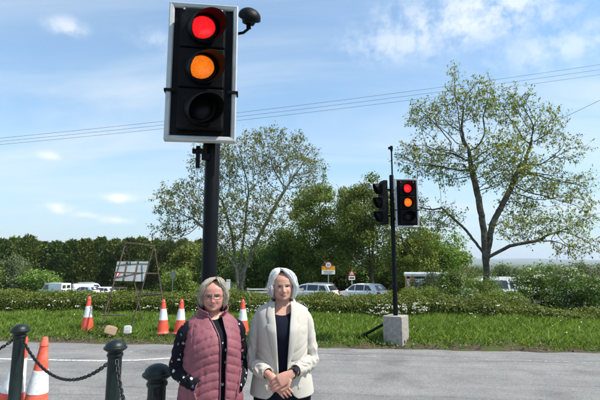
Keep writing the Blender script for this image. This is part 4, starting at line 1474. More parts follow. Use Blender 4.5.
# ---------------------------------------------------------------- sign trestle and sandbags
def trestle():
    yn, yf = 10.35, 11.55
    g0 = P(120, 322, yn)
    t = empty('sign_trestle', (g0.x, yn, float(gz(g0.x, yn))), 0, 'rusty steel trestle holding a road sign seen from behind', 'sign frame')
    o = Vector(t.location)

    def bar(name, a, b, w=0.027, extend=None):
        a, b = a - o, b - o
        d = (b - a); L = d.length
        m = MB().box((0, 0, 0.002), (L, w, 0.006)).box((0, -w / 2 + 0.003, -w / 2), (L, 0.006, w))
        q = m.build(name, MATS['rust_steel'], t)
        q.location = (a + b) / 2
        q.rotation_euler = d.to_track_quat('X', 'Z').to_euler()
        return q
    A, Bq = P(125.5, 242, (yn + yf) / 2 - 0.3), P(154, 245, (yn + yf) / 2 - 0.1)

    def foot(px, py, y):
        p = P(px, py, y); p.z = float(gz(p.x, y)) - 0.03; return p
    bar('leg', A, foot(98, 325, yn)); bar('leg', Bq, foot(129, 322, yn))
    bar('leg', A, foot(143.5, 322, yf)); bar('leg', Bq, foot(167, 315, yf))
    bar('cross_bar', A, Bq)
    bar('cross_bar', P(114, 272, yn + 0.22), P(158.5, 273, yn + 0.62))
    bar('cross_bar', P(136, 294, yf - 0.25), P(163, 291.5, yf - 0.15))
    bar('cross_bar', P(136, 296, yf - 0.22), P(163, 294, yf - 0.12))
    bar('cross_bar', P(101.5, 315, yn), P(125, 315, yn + 0.05))
    bar('cross_bar', P(112, 287, yn + 0.05), P(127, 287.5, yn + 0.2))
    # the sign plate, seen from its grey back, stiffened by channels
    c = [P(117.3, 261.5, 10.85), P(148.5, 261.5, 11.0), P(143.8, 281.5, 10.72), P(113.5, 280.8, 10.6)]
    c = [p - o for p in c]
    n = (c[1] - c[0]).cross(c[3] - c[0]).normalized()
    if n.y > 0: n = -n
    pl = MB().add(c + [p - n * 0.006 for p in c], [(0, 1, 2, 3), (7, 6, 5, 4), (0, 4, 5, 1), (1, 5, 6, 2), (2, 6, 7, 3), (3, 7, 4, 0)])
    pt = pl.build('sign_plate', MATS['sign_back'], t)
    for f in (0.33, 0.68):
        a, b = c[0].lerp(c[1], f) + n * 0.014, c[3].lerp(c[2], f) + n * 0.014
        d = b - a
        m = MB().box((0, 0, 0), (d.length, 0.03, 0.022)).build('channel', MATS['rust_steel'], pt)
        m.location = (a + b) / 2; m.rotation_euler = d.to_track_quat('X', 'Z').to_euler()
    # a corner of another sign, red and white, behind the frame
    tri = [c[3] + n * 0.01 + (c[1] - c[0]) * 0.03, c[3].lerp(c[0], 0.42) + n * 0.01 + (c[1] - c[0]) * 0.02, c[3].lerp(c[0], 0.42) + (c[1] - c[0]) * 0.2 + n * 0.01]
    MB().add(tri + [p - n * 0.004 for p in tri], [(0, 1, 2), (5, 4, 3), (0, 3, 4, 1), (1, 4, 5, 2), (2, 5, 3, 0)]).build('warning_triangle', MATS['sign_red'], pt)
    tri2 = [(tri[0] * 0.55 + tri[1] * 0.2 + tri[2] * 0.25), (tri[0] * 0.15 + tri[1] * 0.6 + tri[2] * 0.25), (tri[0] * 0.12 + tri[1] * 0.28 + tri[2] * 0.6)]
    tri2 = [p + n * 0.003 for p in tri2]
    MB().add(tri2 + [p - n * 0.0025 for p in tri2], [(0, 1, 2), (5, 4, 3), (0, 3, 4, 1), (1, 4, 5, 2), (2, 5, 3, 0)]).build('triangle_centre', MATS['sign_white'], pt)


trestle()


def sandbag(px, py, y, size, m, label, seed, rot):
    p = P(px, py, y); z = float(gz(p.x, y))
    n = 24
    rings = []
    for i in range(13):
        f = i / 12
        w = size[0] / 2 * (1.05 - 0.12 * f) * (0.55 if i in (0, 12) else 0.94 if i in (1, 11) else 1)
        d = size[1] / 2 * (0.25 + 0.85 * (1 - f) ** 0.8) * (0.5 if i in (0, 12) else 0.85 if i in (1, 11) else 1)
        rg = []
        for j in range(n):
            a = 2 * math.pi * j / n
            ca, sa = math.cos(a), math.sin(a)
            rg.append(Vector((w * math.copysign(abs(ca) ** 0.22, ca), d * math.copysign(abs(sa) ** 0.4, sa), size[2] * f)))
        rings.append(rg)
    V = np.array([tuple(v) for r in rings for v in r])
    k = vnoise(V * 22, seed)[:, None] * 0.008 + vnoise(V * 9, seed + 1)[:, None] * 0.010
    V = V + unit(V - np.array([0, 0, size[2] / 2])) * k
    mb = MB(); mb.rings([[tuple(V[i * n + j]) for j in range(n)] for i in range(13)])
    o = mb.build('sandbag', m, None, smooth=True, loc=(p.x, y, z + 0.06))
    o.rotation_euler = rot
    tag(o, label, 'sandbag', 'sandbags on the trestle')
    return o


sandbag(109.5, 325, 10.28, (0.27, 0.10, 0.21), MATS['bag_tan'], 'tan sandbag slumped over the foot of the sign trestle', 3, (R(-12), R(16), R(8)))
sandbag(128, 325, 10.33, (0.18, 0.07, 0.20), MATS['bag_white'], 'white sandbag hanging on the foot of the sign trestle', 6, (R(-6), R(-2), R(-5)))


# ---------------------------------------------------------------- cars and vans
def car(loc, rz, paint, label, kind='hatch', scale=1.0, group='cars parked beyond the hedge'):
    t = empty('parked_car', loc, rz, label, 'car', group)
    t.scale = (scale,) * 3
    if kind == 'hatch':
        L = 4.1
        bx = [0, 0.06, 0.25, 0.8, 1.6, 2.4, 3.0, 3.5, 3.85, 4.05, 4.1]
        bz = [0.62, 0.88, 0.98, 0.97, 0.95, 0.93, 0.92, 0.86, 0.76, 0.62, 0.5]
        roof = [(0.10, 0.95), (0.30, 1.20), (0.52, 1.41), (0.62, 1.46), (1.2, 1.49), (1.9, 1.49), (2.35, 1.42), (2.7, 1.22), (3.12, 0.90)]
        side = [[(0.62, 1.02), (1.28, 1.01), (1.28, 1.40), (0.95, 1.38)], [(1.36, 1.01), (2.1, 0.99), (2.1, 1.42), (1.36, 1.41)], [(2.18, 0.99), (2.86, 0.98), (2.42, 1.32), (2.18, 1.41)]]
        rear = ((0.165, 1.02), (0.50, 1.385))
    else:
        L = 4.55
        bx = [0, 0.06, 0.2, 0.8, 1.8, 2.8, 3.4, 3.95, 4.3, 4.5, 4.55]
        bz = [0.62, 0.86, 0.95, 0.95, 0.94, 0.93, 0.91, 0.85, 0.76, 0.62, 0.5]
        roof = [(0.08, 0.93), (0.22, 1.15), (0.42, 1.40), (0.55, 1.45), (1.4, 1.49), (2.3, 1.48), (2.75, 1.40), (3.1, 1.2), (3.5, 0.9)]
        side = [[(0.42, 1.00), (1.08, 1.00), (1.08, 1.38), (0.66, 1.36)], [(1.18, 1.00), (2.10, 0.99), (2.10, 1.41), (1.18, 1.40)], [(2.20, 0.99), (3.18, 0.98), (2.72, 1.32), (2.20, 1.41)]]
        rear = ((0.135, 1.01), (0.38, 1.36))
    W = 0.88
    X = np.concatenate([np.linspace(0, 0.3, 6), np.linspace(0.45, L - 0.5, 16), np.linspace(L - 0.3, L, 6)])
    Z = catmull(bx, bz, X)
    mb = MB(); rings = []
    for x, z in zip(X, Z):
        e = min(x, L - x)
        w = W * (0.86 + 0.14 * min(1, (e / 0.45)) ** 0.5)
        z0 = 0.26 + 0.12 * max(0, 1 - e / 0.5)
        rg = [(-w * 0.88, z0), (-w * 0.97, z0 + 0.12), (-w, 0.55), (-w * 0.985, z - 0.12), (-w * 0.95, z - 0.03), (-w * 0.86, z)]
        rg = [(x, a, b) for a, b in rg] + [(x, 0, z + 0.015)] + [(x, -a, b) for a, b in reversed(rg)]
        rings.append(rg)
    mb.rings(rings)
    body = mb.build('body', paint, t, auto=40)
    # cabin
    zb = 0.9
    hw = lambda z: 0.80 - max(0, z - 0.95) * 0.34
    mc = MB(); rings = []
    for (x, z) in [(roof[0][0], roof[0][1])] + [(x, z) for x, z in zip(np.linspace(roof[0][0] + 0.03, roof[-1][0] - 0.03, 30), catmull([p[0] for p in roof], [p[1] for p in roof], np.linspace(roof[0][0] + 0.03, roof[-1][0] - 0.03, 30)))] + [roof[-1]]:
        w1, w2 = hw(zb), hw(z)
        rings.append([(x, -w1, zb - 0.06), (x, -w2, max(z - 0.05, zb - 0.05)), (x, -w2 + 0.09, z), (x, 0, z + 0.02), (x, w2 - 0.09, z), (x, w2, max(z - 0.05, zb - 0.05)), (x, w1, zb - 0.06)])
    mc.rings(rings)
    cab = mc.build('cabin', paint, t, auto=35)
    for s in (-1, 1):
        for poly in side:
            v = []
            for off in (0.006, -0.01):
                for (x, z) in poly:
                    rz_ = float(catmull([p[0] for p in roof], [p[1] for p in roof], x)) - 0.05
                    f = (z - (zb - 0.06)) / max(0.05, rz_ - (zb - 0.06))
                    y = hw(zb) + (hw(rz_ + 0.05) - hw(zb)) * min(1, max(0, f))
                    v.append((x, s * (y + off), z))
            n = len(poly)
            MB().add(v, [tuple(range(n)), tuple(range(2 * n - 1, n - 1, -1))] + [(i, i + n, (i + 1) % n + n, (i + 1) % n) for i in range(n)]).build('side_window', MATS['car_glass'], cab)
    (x0, z0), (x1, z1) = rear
    nn = Vector((-(z1 - z0), 0, x1 - x0)).normalized() * 0.03
    v = [(x0 + nn.x, -hw(z0) * 0.9, z0 + nn.z), (x0 + nn.x, hw(z0) * 0.9, z0 + nn.z), (x1 + nn.x, hw(z1) * 0.86, z1 + nn.z), (x1 + nn.x, -hw(z1) * 0.86, z1 + nn.z)]
    v += [(a - nn.x * 1.8, b, c - nn.z * 1.8) for a, b, c in v]
    MB().add(v, [(0, 1, 2, 3), (7, 6, 5, 4), (0, 4, 5, 1), (1, 5, 6, 2), (2, 6, 7, 3), (3, 7, 4, 0)]).build('rear_window', MATS['car_glass'], cab)
    (x0, z0), (x1, z1) = (roof[-1][0] - 0.06, 0.97), (roof[-3][0] + 0.04, 1.40)
    nn = Vector((z1 - z0, 0, x0 - x1)).normalized() * 0.03
    v = [(x0 + nn.x, -0.72, z0 + nn.z), (x0 + nn.x, 0.72, z0 + nn.z), (x1 + nn.x, 0.57, z1 + nn.z), (x1 + nn.x, -0.57, z1 + nn.z)]
    v += [(a - nn.x * 2.2, b, c - nn.z * 2.2) for a, b, c in v]
    MB().add(v, [(0, 1, 2, 3), (7, 6, 5, 4), (0, 4, 5, 1), (1, 5, 6, 2), (2, 6, 7, 3), (3, 7, 4, 0)]).build('windscreen', MATS['car_glass'], cab)
    for s in (-1, 1):
        MB().box((0.06, s * 0.72, 0.84), (0.16, 0.22, 0.2)).build('tail_light', MATS['tail_red'], body, bevel=0.02)
        MB().box((L - 0.14, s * 0.66, 0.68), (0.2, 0.26, 0.13)).build('headlight', MATS['sign_white'], body, bevel=0.02)
        MB().box((2.75 if kind == 'hatch' else 3.05, s * 0.93, 1.0), (0.14, 0.2, 0.12)).build('door_mirror', paint, body, bevel=0.03)
        for x in (0.72, L - 0.82):
            M = Matrix.Rotation(R(90), 3, 'X')
            wh = MB().lathe([(0.19, -0.1), (0.29, -0.1), (0.31, -0.07), (0.31, 0.07), (0.29, 0.1), (0.19, 0.1)], 24, M=M).build('wheel', MATS['tyre'], t, auto=40, loc=(x, s * 0.80, 0.31))
            MB().lathe([(0.0, -0.09), (0.2, -0.085), (0.2, 0.085), (0.0, 0.09)], 20, M=M).build('rim', MATS['rim'], wh, auto=40)
    MB().box((-0.012, 0, 0.72), (0.02, 0.52, 0.12)).build('number_plate', MATS['plate_yellow'], body)
    if kind != 'hatch':
        for s in (-1, 1): MB().tube([(0.5, s * 0.55, 1.50), (0.6, s * 0.56, 1.535), (2.2, s * 0.56, 1.54), (2.3, s * 0.55, 1.50)], 0.018, 6).build('roof_rail', MATS['galvanised'], cab)
    return t


def place(px, y): x = P(px, 285, y).x; return (x, y, float(gz(x, y)))


# x of the car runs rear -> front; heading left and away from the viewer
def car_at(px_rear, y, head, **kw):
    x, y, z = place(px_rear, y)
    return car((x, y, z), head, **kw)


car_at(335.5, 34.0, R(149), paint=MATS['car_silver'], kind='estate', label='silver estate car parked beyond the hedge below the yellow sign')
car_at(384, 33.0, R(139), paint=MATS['car_white'], kind='hatch', label='white hatchback parked beyond the hedge left of the far signal')
car_at(526, 26.0, R(176), paint=MATS['car_silver'], kind='estate', label='silver car half hidden behind the big tree and bushes', scale=1.14)


def van(loc, rz, label, orange=False, scale=1.0):
    t = empty('parked_van', loc, rz, label, 'van', 'vans parked beyond the hedge')
    t.scale = (scale,) * 3
    poly = [(0, 0.35), (0.0, 2.1), (0.12, 2.24), (3.5, 2.26), (3.75, 2.18), (4.35, 1.32), (4.95, 1.1), (5.08, 0.85), (5.1, 0.35)]
    m = MB(); rings = []
    for s, ins in ((-0.95, 0.06), (-0.99, 0.0), (0.99, 0.0), (0.95, 0.06)):
        cx, cz = 2.5, 1.2
        rings.append([(cx + (x - cx) * (1 - ins * 0.35), s * (1 - 0.1 * max(0, (z - 1.2))), cz + (z - cz) * (1 - ins)) for x, z in poly])
    m.rings(rings)
    body = m.build('body', MATS['van_white'], t, bevel=0.03)
    for s in (-1, 1):
        w = [(3.05, 1.28), (4.2, 1.28), (3.72, 2.0), (3.05, 2.02)]
        yy = lambda z: s * 0.995 * (1 - 0.1 * max(0, (z - 1.2)))
        v = [(x, yy(z) + s * 0.004, z) for x, z in w] + [(x, yy(z) - s * 0.02, z) for x, z in w]
        MB().add(v, [(0, 1, 2, 3), (7, 6, 5, 4), (0, 4, 5, 1), (1, 5, 6, 2), (2, 6, 7, 3), (3, 7, 4, 0)]).build('side_window', MATS['car_glass'], body)
        MB().box((2.9, s * 0.985, 1.3), (0.015, 0.03, 1.5)).build('door_seam', MATS['sign_black'], body)
        for x in (0.95, 4.2):
            M = Matrix.Rotation(R(90), 3, 'X')
            wh = MB().lathe([(0.2, -0.12), (0.32, -0.12), (0.34, -0.08), (0.34, 0.08), (0.32, 0.12), (0.2, 0.12)], 20, M=M).build('wheel', MATS['tyre'], t, auto=40, loc=(x, s * 0.88, 0.34))
            MB().lathe([(0.0, -0.1), (0.2, -0.1), (0.2, 0.1), (0.0, 0.1)], 16, M=M).build('rim', MATS['rim'], wh, auto=40)
        MB().box((0.0, s * 0.8, 0.95), (0.04, 0.14, 0.5)).build('tail_light', MATS['tail_red'], body)
        MB().box((-0.005, s * 0.42, 1.7), (0.02, 0.6, 0.5)).build('rear_window', MATS['car_glass'], body, bevel=0.004)
    n = Vector((0.82, 0, 0.57)) * 0.012
    v = [(4.27, -0.82, 1.42), (4.27, 0.82, 1.42), (3.85, 0.78, 2.03), (3.85, -0.78, 2.03)]
    v = [tuple(Vector(p) + n) for p in v] + [tuple(Vector(p) - n * 3) for p in v]
    MB().add(v, [(0, 1, 2, 3), (7, 6, 5, 4), (0, 4, 5, 1), (1, 5, 6, 2), (2, 6, 7, 3), (3, 7, 4, 0)]).build('windscreen', MATS['car_glass'], body)
    return t


x, y, z = place(66.5, 62); van((x, y, z), R(158), 'plain white van on the left of the parked vehicles before the conifers', scale=0.86)
x, y, z = place(73, 60); v2 = van((x, y, z), R(35), 'white van with a roof rack right of the plain white van', scale=0.82)
rk = MB()
for xx in (1.0, 2.0, 3.0): rk.box((xx, 0, 2.36), (0.06, 1.6, 0.05)).box((xx, -0.75, 2.3), (0.05, 0.05, 0.14)).box((xx, 0.75, 2.3), (0.05, 0.05, 0.14))
rk.box((2.0, -0.75, 2.4), (2.4, 0.05, 0.05)).box((2.0, 0.75, 2.4), (2.4, 0.05, 0.05)).build('roof_rack', MATS['galvanised'], v2)
car_at(97, 58, R(160), paint=MATS['car_silver'], kind='hatch', label='small silver car right of the white vans before the conifers', scale=0.98)
car_at(114, 61, R(172), paint=MATS['car_white'], kind='estate', label='white car seen behind the sign trestle before the conifers', scale=0.95)


def camper():
    x, y, z = place(428, 24.5)
    t = empty('camper_van', (x, y, z), R(-14), 'orange and white camper van glimpsed through bushes right of the far signal', 'van', 'vans parked beyond the hedge')
    Hh = P(424, 272.5, 24.5).z - z
    L, W = 2.45, 1.7
    b = MB().box((0, 0, 0.3 + (Hh - 0.62) / 2), (L, W, Hh - 0.62)).build('body', MATS['van_white'], t, bevel=0.05)
    MB().box((0, 0, Hh - 0.10), (L + 0.12, W + 0.1, 0.2)).build('roof', MATS['van_white'], t, bevel=0.06)
    pil = [(-L / 2 + 0.05, 'van_orange', 0.10), (-L / 2 + 0.36, 'van_orange', 0.2), (-0.12, 'van_white', 0.09), (0.62, 'van_white', 0.09), (L / 2 - 0.06, 'van_white', 0.12)]
    for (px_, m, w) in pil:
        MB().box((px_, -W / 2 + 0.03, Hh - 0.52), (w, 0.07, 0.70)).build('pillar', MATS[m], t, bevel=0.01)
        MB().box((px_, W / 2 - 0.03, Hh - 0.52), (w, 0.07, 0.70)).build('pillar', MATS[m], t, bevel=0.01)
    for a, c in zip(pil[:-1], pil[1:]):
        w = c[0] - a[0] - (a[2] + c[2]) / 2
        for s in (-1, 1):
            MB().box(((a[0] + a[2] / 2 + c[0] - c[2] / 2) / 2, s * (W / 2 - 0.04), Hh - 0.50), (w, 0.02, 0.62)).build('side_window', MATS['car_glass'], t)
    MB().box((-L / 2 - 0.01, 0, Hh - 0.5), (0.03, W - 0.3, 0.5)).build('windscreen', MATS['car_glass'], t)
    for s in (-1, 1):
        for xx in (-0.85, 0.85):
            M = Matrix.Rotation(R(90), 3, 'X')
            wh = MB().lathe([(0.18, -0.1), (0.29, -0.1), (0.31, -0.07), (0.31, 0.07), (0.29, 0.1), (0.18, 0.1)], 20, M=M).build('wheel', MATS['tyre'], t, auto=40, loc=(xx, s * 0.76, 0.31))
            MB().lathe([(0.0, -0.09), (0.18, -0.085), (0.18, 0.085), (0.0, 0.09)], 16, M=M).build('rim', MATS['rim'], wh, auto=40)


camper()


# ---------------------------------------------------------------- far road signs, fence, cables
def text_obj(name, body, size, m, parent, loc, thick=0.003):
    cu = bpy.data.curves.new(name, 'FONT')
    cu.body = body; cu.size = size; cu.align_x = 'CENTER'; cu.align_y = 'CENTER'; cu.extrude = thick
    tmp = bpy.data.objects.new(name, cu)
    col.objects.link(tmp)
    dg = bpy.context.evaluated_depsgraph_get()
    me = bpy.data.meshes.new_from_object(tmp.evaluated_get(dg))
    bpy.data.objects.remove(tmp)
    o = link(name, me, m, parent)
    o.location = loc; o.rotation_euler = (R(90), 0, 0)
    return o


def disc(r, y0, y1, n=40): return MB().lathe([(r, y0), (r, y1)], n, M=Matrix.Rotation(R(90), 3, 'X'))


def gateway_sign():
    y = 38.0
    x, _, z = place(328.5, y)
    t = empty('speed_limit_sign', (x, y, z), 0, 'yellow and white roadside sign with a red-ringed speed limit above the parked cars', 'road sign', 'road signs beyond the hedge')
    zt, zm, zb = P(328, 266, y).z - z, P(328, 270.3, y).z - z, P(328, 274.3, y).z - z
    w = 13.2 / 433.3 * y
    pl = MB().box((0, 0, (zt + zb) / 2), (w, 0.02, zt - zb)).build('sign_plate', MATS['sign_back'], t)
    MB().box((0, -0.014, (zt + zm) / 2), (w, 0.008, zt - zm)).build('yellow_panel', MATS['sign_yellow'], pl)
    MB().box((0, -0.014, (zm + zb) / 2), (w, 0.0084, zm - zb - 0.002)).build('white_panel', MATS['sign_white'], pl)
    cz = P(328, 265.2, y).z - z
    r = 3.4 / 433.3 * y
    for nm, rr, yy, m in (('red_ring', r, 0.024, 'sign_red'), ('white_centre', r * 0.76, 0.029, 'sign_white')):
        disc(rr, yy - 0.006, yy).build(nm, MATS[m], pl, loc=(0, 0, cz))
    text_obj('numerals', '30', r * 1.0, MATS['sign_black'], pl, (0, -0.032, cz))
    for k, ww in ((0.33, 0.74), (0.68, 0.6)):
        MB().box((0, -0.021, zm + (zb - zm) * k), (w * ww, 0.004, (zm - zb) * 0.14)).build('lettering', MATS['sign_green'], pl)
    MB().tube([(0, 0.04, -0.2), (0, 0.04, zt - 0.1)], 0.045, 10).build('post', MATS['galvanised'], t)


gateway_sign()


def warning_sign():
    y = 36.0
    x, _, z = place(352, y)
    t = empty('warning_sign', (x, y, z), 0, 'red triangular warning sign with a white plate on a pole above the white hatchback', 'road sign', 'road signs beyond the hedge')
    zt, zb, zp = P(352, 269.6, y).z - z, P(352, 275.6, y).z - z, P(352, 280, y).z - z
    h = zt - zb; w = h * 0.6
    pl = MB().prism([(-w, zb), (w, zb), (0, zt)], -0.01, 0.01).build('triangle_plate', MATS['sign_red'], t)
    k = 0.56
    cz = zb + h * 0.36
    MB().prism([(-w * k, cz - h * 0.36 * k), (w * k, cz - h * 0.36 * k), (0, cz + h * 0.64 * k)], -0.016, -0.0105).build('triangle_centre', MATS['sign_white'], pl)
    MB().box((0, -0.0185, zb + h * 0.33), (0.035, 0.004, h * 0.26)).build('symbol', MATS['sign_black'], pl)
    p2 = MB().box((0, 0, (zb + zp) / 2 - 0.02), (w * 1.75, 0.02, zb - zp - 0.05)).build('plate', MATS['sign_white'], t)
    MB().box((0, -0.0125, (zb + zp) / 2 - 0.02), (w * 1.3, 0.004, (zb - zp) * 0.3)).build('lettering', MATS['sign_black'], p2)
    MB().tube([(0, 0.04, -0.2), (0, 0.04, zt - 0.1)], 0.045, 10).build('post', MATS['galvanised'], t)


warning_sign()


def small_sign(px, y, py0, py1, w, m, label, name='sign_board', legs=1):
    x, _, z = place(px, y)
    t = empty(name, (x, y, z), 0, label, 'sign')
    z0, z1 = P(px, py1, y).z - z, P(px, py0, y).z - z
    b = MB().box((0, -0.03, (z0 + z1) / 2), (w, 0.02, z1 - z0)).build('plate', MATS[m], t, bevel=0.005)
    MB().box((0, -0.043, z1 - (z1 - z0) * 0.12), (w * 0.94, 0.004, 0.02)).build('edge_strip', MATS['sign_back'], b)
    for s in ([0] if legs == 1 else [-w * 0.4, w * 0.4]):
        MB().tube([(s, 0.01, -0.2), (s, 0.01, z1)], 0.03, 8).build('post', MATS['galvanised'], t)


small_sign(172.5, 30, 271.5, 278, 0.34, 'sign_back', 'small grey sign on a thin post left of the near signal post')
small_sign(228.3, 22, 279.5, 291, 0.20, 'sign_white', 'narrow white upright board beside the head of the woman in pink', 'white_board')
small_sign(240, 29.5, 279, 287, 0.16, 'sign_white', 'thin white post panel seen between the pale trunks', 'white_board')


def rail_fence():
    y = 21.0
    x0, x1 = P(247.5, 290, y).x, P(303, 290, y).x
    z = float(gz((x0 + x1) / 2, y))
    t = empty('rail_fence', (x0, y, z), 0, 'white two-rail fence seen between the two women beyond the hedge', 'fence')
    for py in (289.3, 292.2):
        zz = P(258, py, y).z - z
        MB().box(((x1 - x0) / 2, -0.03, zz), (x1 - x0, 0.03, 0.07)).build('rail', MATS['fence_white'], t, bevel=0.004)
    h = P(258, 288, y).z - z
    n = 4
    for i in range(n):
        xx = (x1 - x0) * i / (n - 1)
        MB().box((xx, 0.025, h / 2 - 0.1), (0.08, 0.08, h + 0.2)).build('post', MATS['fence_wood'], t, bevel=0.006)


rail_fence()


def cable(pts, y, label, r=0.013):
    xs = [p[0] for p in pts]; ys = [p[1] for p in pts]
    co = np.polyfit(xs, ys, 2)
    X = np.linspace(xs[0], xs[-1], 40)
    pp = [P(a, float(np.polyval(co, a)), y) for a in X]
    o0 = pp[0]
    m = MB().tube([p - o0 for p in pp], r, 5)
    tag(m.build('overhead_cable', MATS['cable'], None, smooth=True, loc=o0), label, 'cable', 'overhead cables')
    return pp[0], pp[-1]


e = []
for k, (a, b, c) in enumerate([(138.2, 121, 64), (141.3, 124.7, 69.3), (144, 128.4, 74.6)]):
    e.append(cable([(-170, a + 15), (0, a), (168, b), (600, c), (760, c - 24)], 38 + k * 0.25, ('top', 'middle', 'lowest')[k] + ' of the three long overhead cables crossing the sky'))
cable([(490, 151), (545, 126), (576, 112.5), (600, 99.5), (760, 18)], 18.5, 'single overhead cable running into the big tree from the right edge', 0.009)
for k in (0, 1):
    top = e[0][k]
    zg = float(gz(top.x, top.y + 0.25))
    t = empty('utility_pole', (top.x, top.y + 0.27, zg), 0, ('wooden pole carrying the cables left of the photo', 'wooden pole carrying the cables right of the photo')[k], 'utility pole', 'utility poles')
    MB().tube([(0, 0, -0.5), (0, 0, top.z - zg + 0.5)], [0.16, 0.11], 12).build('post', MATS['pole_wood'], t, smooth=True)
    MB().box((0, 0, top.z - zg - 0.12), (0.1, 1.2, 0.1)).build('cross_arm', MATS['pole_wood'], t)


# ---------------------------------------------------------------- people
def seg_tube(mb, pts, rads, n=14, flat=1.0): mb.tube(pts, rads, n, flat=flat)


def smooth_path(pts, rads, k=6):
    pts = np.array([tuple(p) for p in pts], float)
    u = np.arange(len(pts)); U = np.linspace(0, len(pts) - 1, (len(pts) - 1) * k + 1)
    return [Vector([float(catmull(u, pts[:, i], x)) for i in range(3)]) for x in U], [float(catmull(u, rads, x)) for x in U]


HZ = [0.0, 0.010, 0.025, 0.045, 0.07, 0.10, 0.13, 0.16, 0.185, 0.205, 0.218, 0.225]
HW = [0.014, 0.036, 0.051, 0.061, 0.068, 0.073, 0.076, 0.076, 0.068, 0.054, 0.034, 0.006]
HF = [0.062, 0.082, 0.086, 0.086, 0.086, 0.087, 0.089, 0.087, 0.077, 0.058, 0.034, 0.006]
HB = [-0.045, -0.02, 0.01, 0.045, 0.07, 0.088, 0.096, 0.098, 0.09, 0.073, 0.046, 0.01]


def g2(x, z, cx, cz, sx, sz): return np.exp(-((x - cx) / sx) ** 2 - ((z - cz) / sz) ** 2)


def head_surface(face):
    nz, na = 96, 120
    z = np.linspace(0.0, 0.225, nz); a = np.linspace(0, 2 * math.pi, na, endpoint=False)
    w, f, b = catmull(HZ, HW, z) * face.get('wide', 1), catmull(HZ, HF, z), catmull(HZ, HB, z)
    A, Z = np.meshgrid(a, z)
    s, c = np.sin(A), np.cos(A)
    X = w[:, None] * np.sign(s) * np.abs(s) ** 0.92
    cy = (f - b)[:, None] * 0  # centred on the ear line
    Y = np.where(c > 0, -f[:, None] * np.abs(c) ** 0.85, b[:, None] * np.abs(c))
    fr = np.clip(c * 2.2, 0, 1)
    D = 0
    nz_prof = catmull([0.052, 0.062, 0.068, 0.076, 0.084, 0.10, 0.118, 0.13], [0, 0.004, 0.015, 0.021, 0.018, 0.011, 0.005, 0], Z)
    nsig = catmull([0.06, 0.072, 0.09, 0.12], [0.017, 0.0155, 0.0105, 0.009], Z)
    D = D + nz_prof * np.exp(-(X / nsig) ** 2) * face.get('nose', 1)
    for k in (-1, 1):
        D = D - 0.0135 * g2(X, Z, k * 0.031, 0.112, 0.017, 0.0115)
        D = D + 0.0045 * g2(X, Z, k * 0.031, 0.129, 0.022, 0.007)
        D = D + 0.0075 * g2(X, Z, k * 0.043, 0.075, 0.017, 0.016)
        D = D - 0.0042 * g2(X, Z, k * 0.030, 0.056, 0.0055, 0.015)     # fold from nose to mouth
        D = D + 0.0045 * g2(X, Z, k * 0.013, 0.068, 0.006, 0.006)    # nostril wing
        D = D + 0.002 * g2(X, Z, k * 0.034, 0.098, 0.012, 0.004)     # lower lid pouch
    D = D + 0.005 * g2(X, Z, 0, 0.044, 0.026, 0.014) + 0.006 * g2(X, Z, 0, 0.014, 0.020, 0.012) - 0.003 * g2(X, Z, 0, 0.029, 0.02, 0.005)
    Y = Y - D * fr
    return X, Y, Z


def front_y(X, Y, Z, x, z):
    w = np.exp(-((X - x) ** 2 + (Z - z) ** 2) / (2 * 0.0022 ** 2)) * (Y < 0)
    return float((w * Y).sum() / (w.sum() + 1e-12))


def hand_pieces(mb, wrist, d, back, thumb_side, curl, spread=0.04, scale=1.0, thumb_curl=0.5):
    """palm plus five bent fingers; d = pointing direction, back = normal of the hand's back"""
    d = Vector(d).normalized(); back = Vector(back); back = (back - d * back.dot(d)).normalized()
    sd = d.cross(back).normalized() * thumb_side          # towards the thumb
    w = Vector(wrist)
    rings = []
    for f, hw, th in ((-0.015, 0.026, 0.020), (0.01, 0.029, 0.019), (0.035, 0.036, 0.017), (0.065, 0.041, 0.0145), (0.088, 0.041, 0.012), (0.096, 0.036, 0.008)):
        rg = []
        for j in range(18):
            a = 2 * math.pi * j / 18
            rg.append(w + (d * f + sd * hw * math.cos(a) + back * th * math.sin(a)) * scale)
        rings.append(rg)
    mb.rings(rings)
    for k, (off, L, r) in enumerate(((0.031, 0.070, 0.0082), (0.0105, 0.078, 0.0085), (-0.0105, 0.072, 0.0082), (-0.030, 0.058, 0.0072))):
        p = w + (d * 0.082 + sd * off) * scale
        dd = (d + sd * off * spread * 20).normalized()
        c = curl[k] if hasattr(curl, '__len__') else curl
        pts, rr = [p], [r * 1.12 * scale]
        for j, q in enumerate((0.45, 0.32, 0.23)):
            ang = c * (0.55, 1.0, 0.7)[j]
            dd = (dd * math.cos(ang) - back * math.sin(ang)).normalized()
            bk = (back - dd * back.dot(dd)).normalized()
            p = p + dd * (L * q + (0.016 if j == 0 else 0)) * scale
            pts.append(p); rr.append(r * (1.0, 0.93, 0.78)[j] * scale)
            back_l = bk
        P2, R2 = smooth_path(pts, rr, 4)
        mb.tube(P2, R2, 10)
    p = w + (d * 0.025 + sd * 0.026) * scale
    t1 = p + (d * 0.03 + sd * 0.028 - back * 0.006) * scale
    t2 = t1 + (d * 0.028 + sd * (0.012 - 0.02 * thumb_curl) - back * 0.012 * thumb_curl) * scale
    t3 = t2 + (d * 0.024 - sd * 0.012 * thumb_curl - back * 0.008 * thumb_curl) * scale
    P2, R2 = smooth_path([p, t1, t2, t3], [0.014 * scale, 0.0115 * scale, 0.0095 * scale, 0.007 * scale], 4)
    mb.tube(P2, R2, 10)


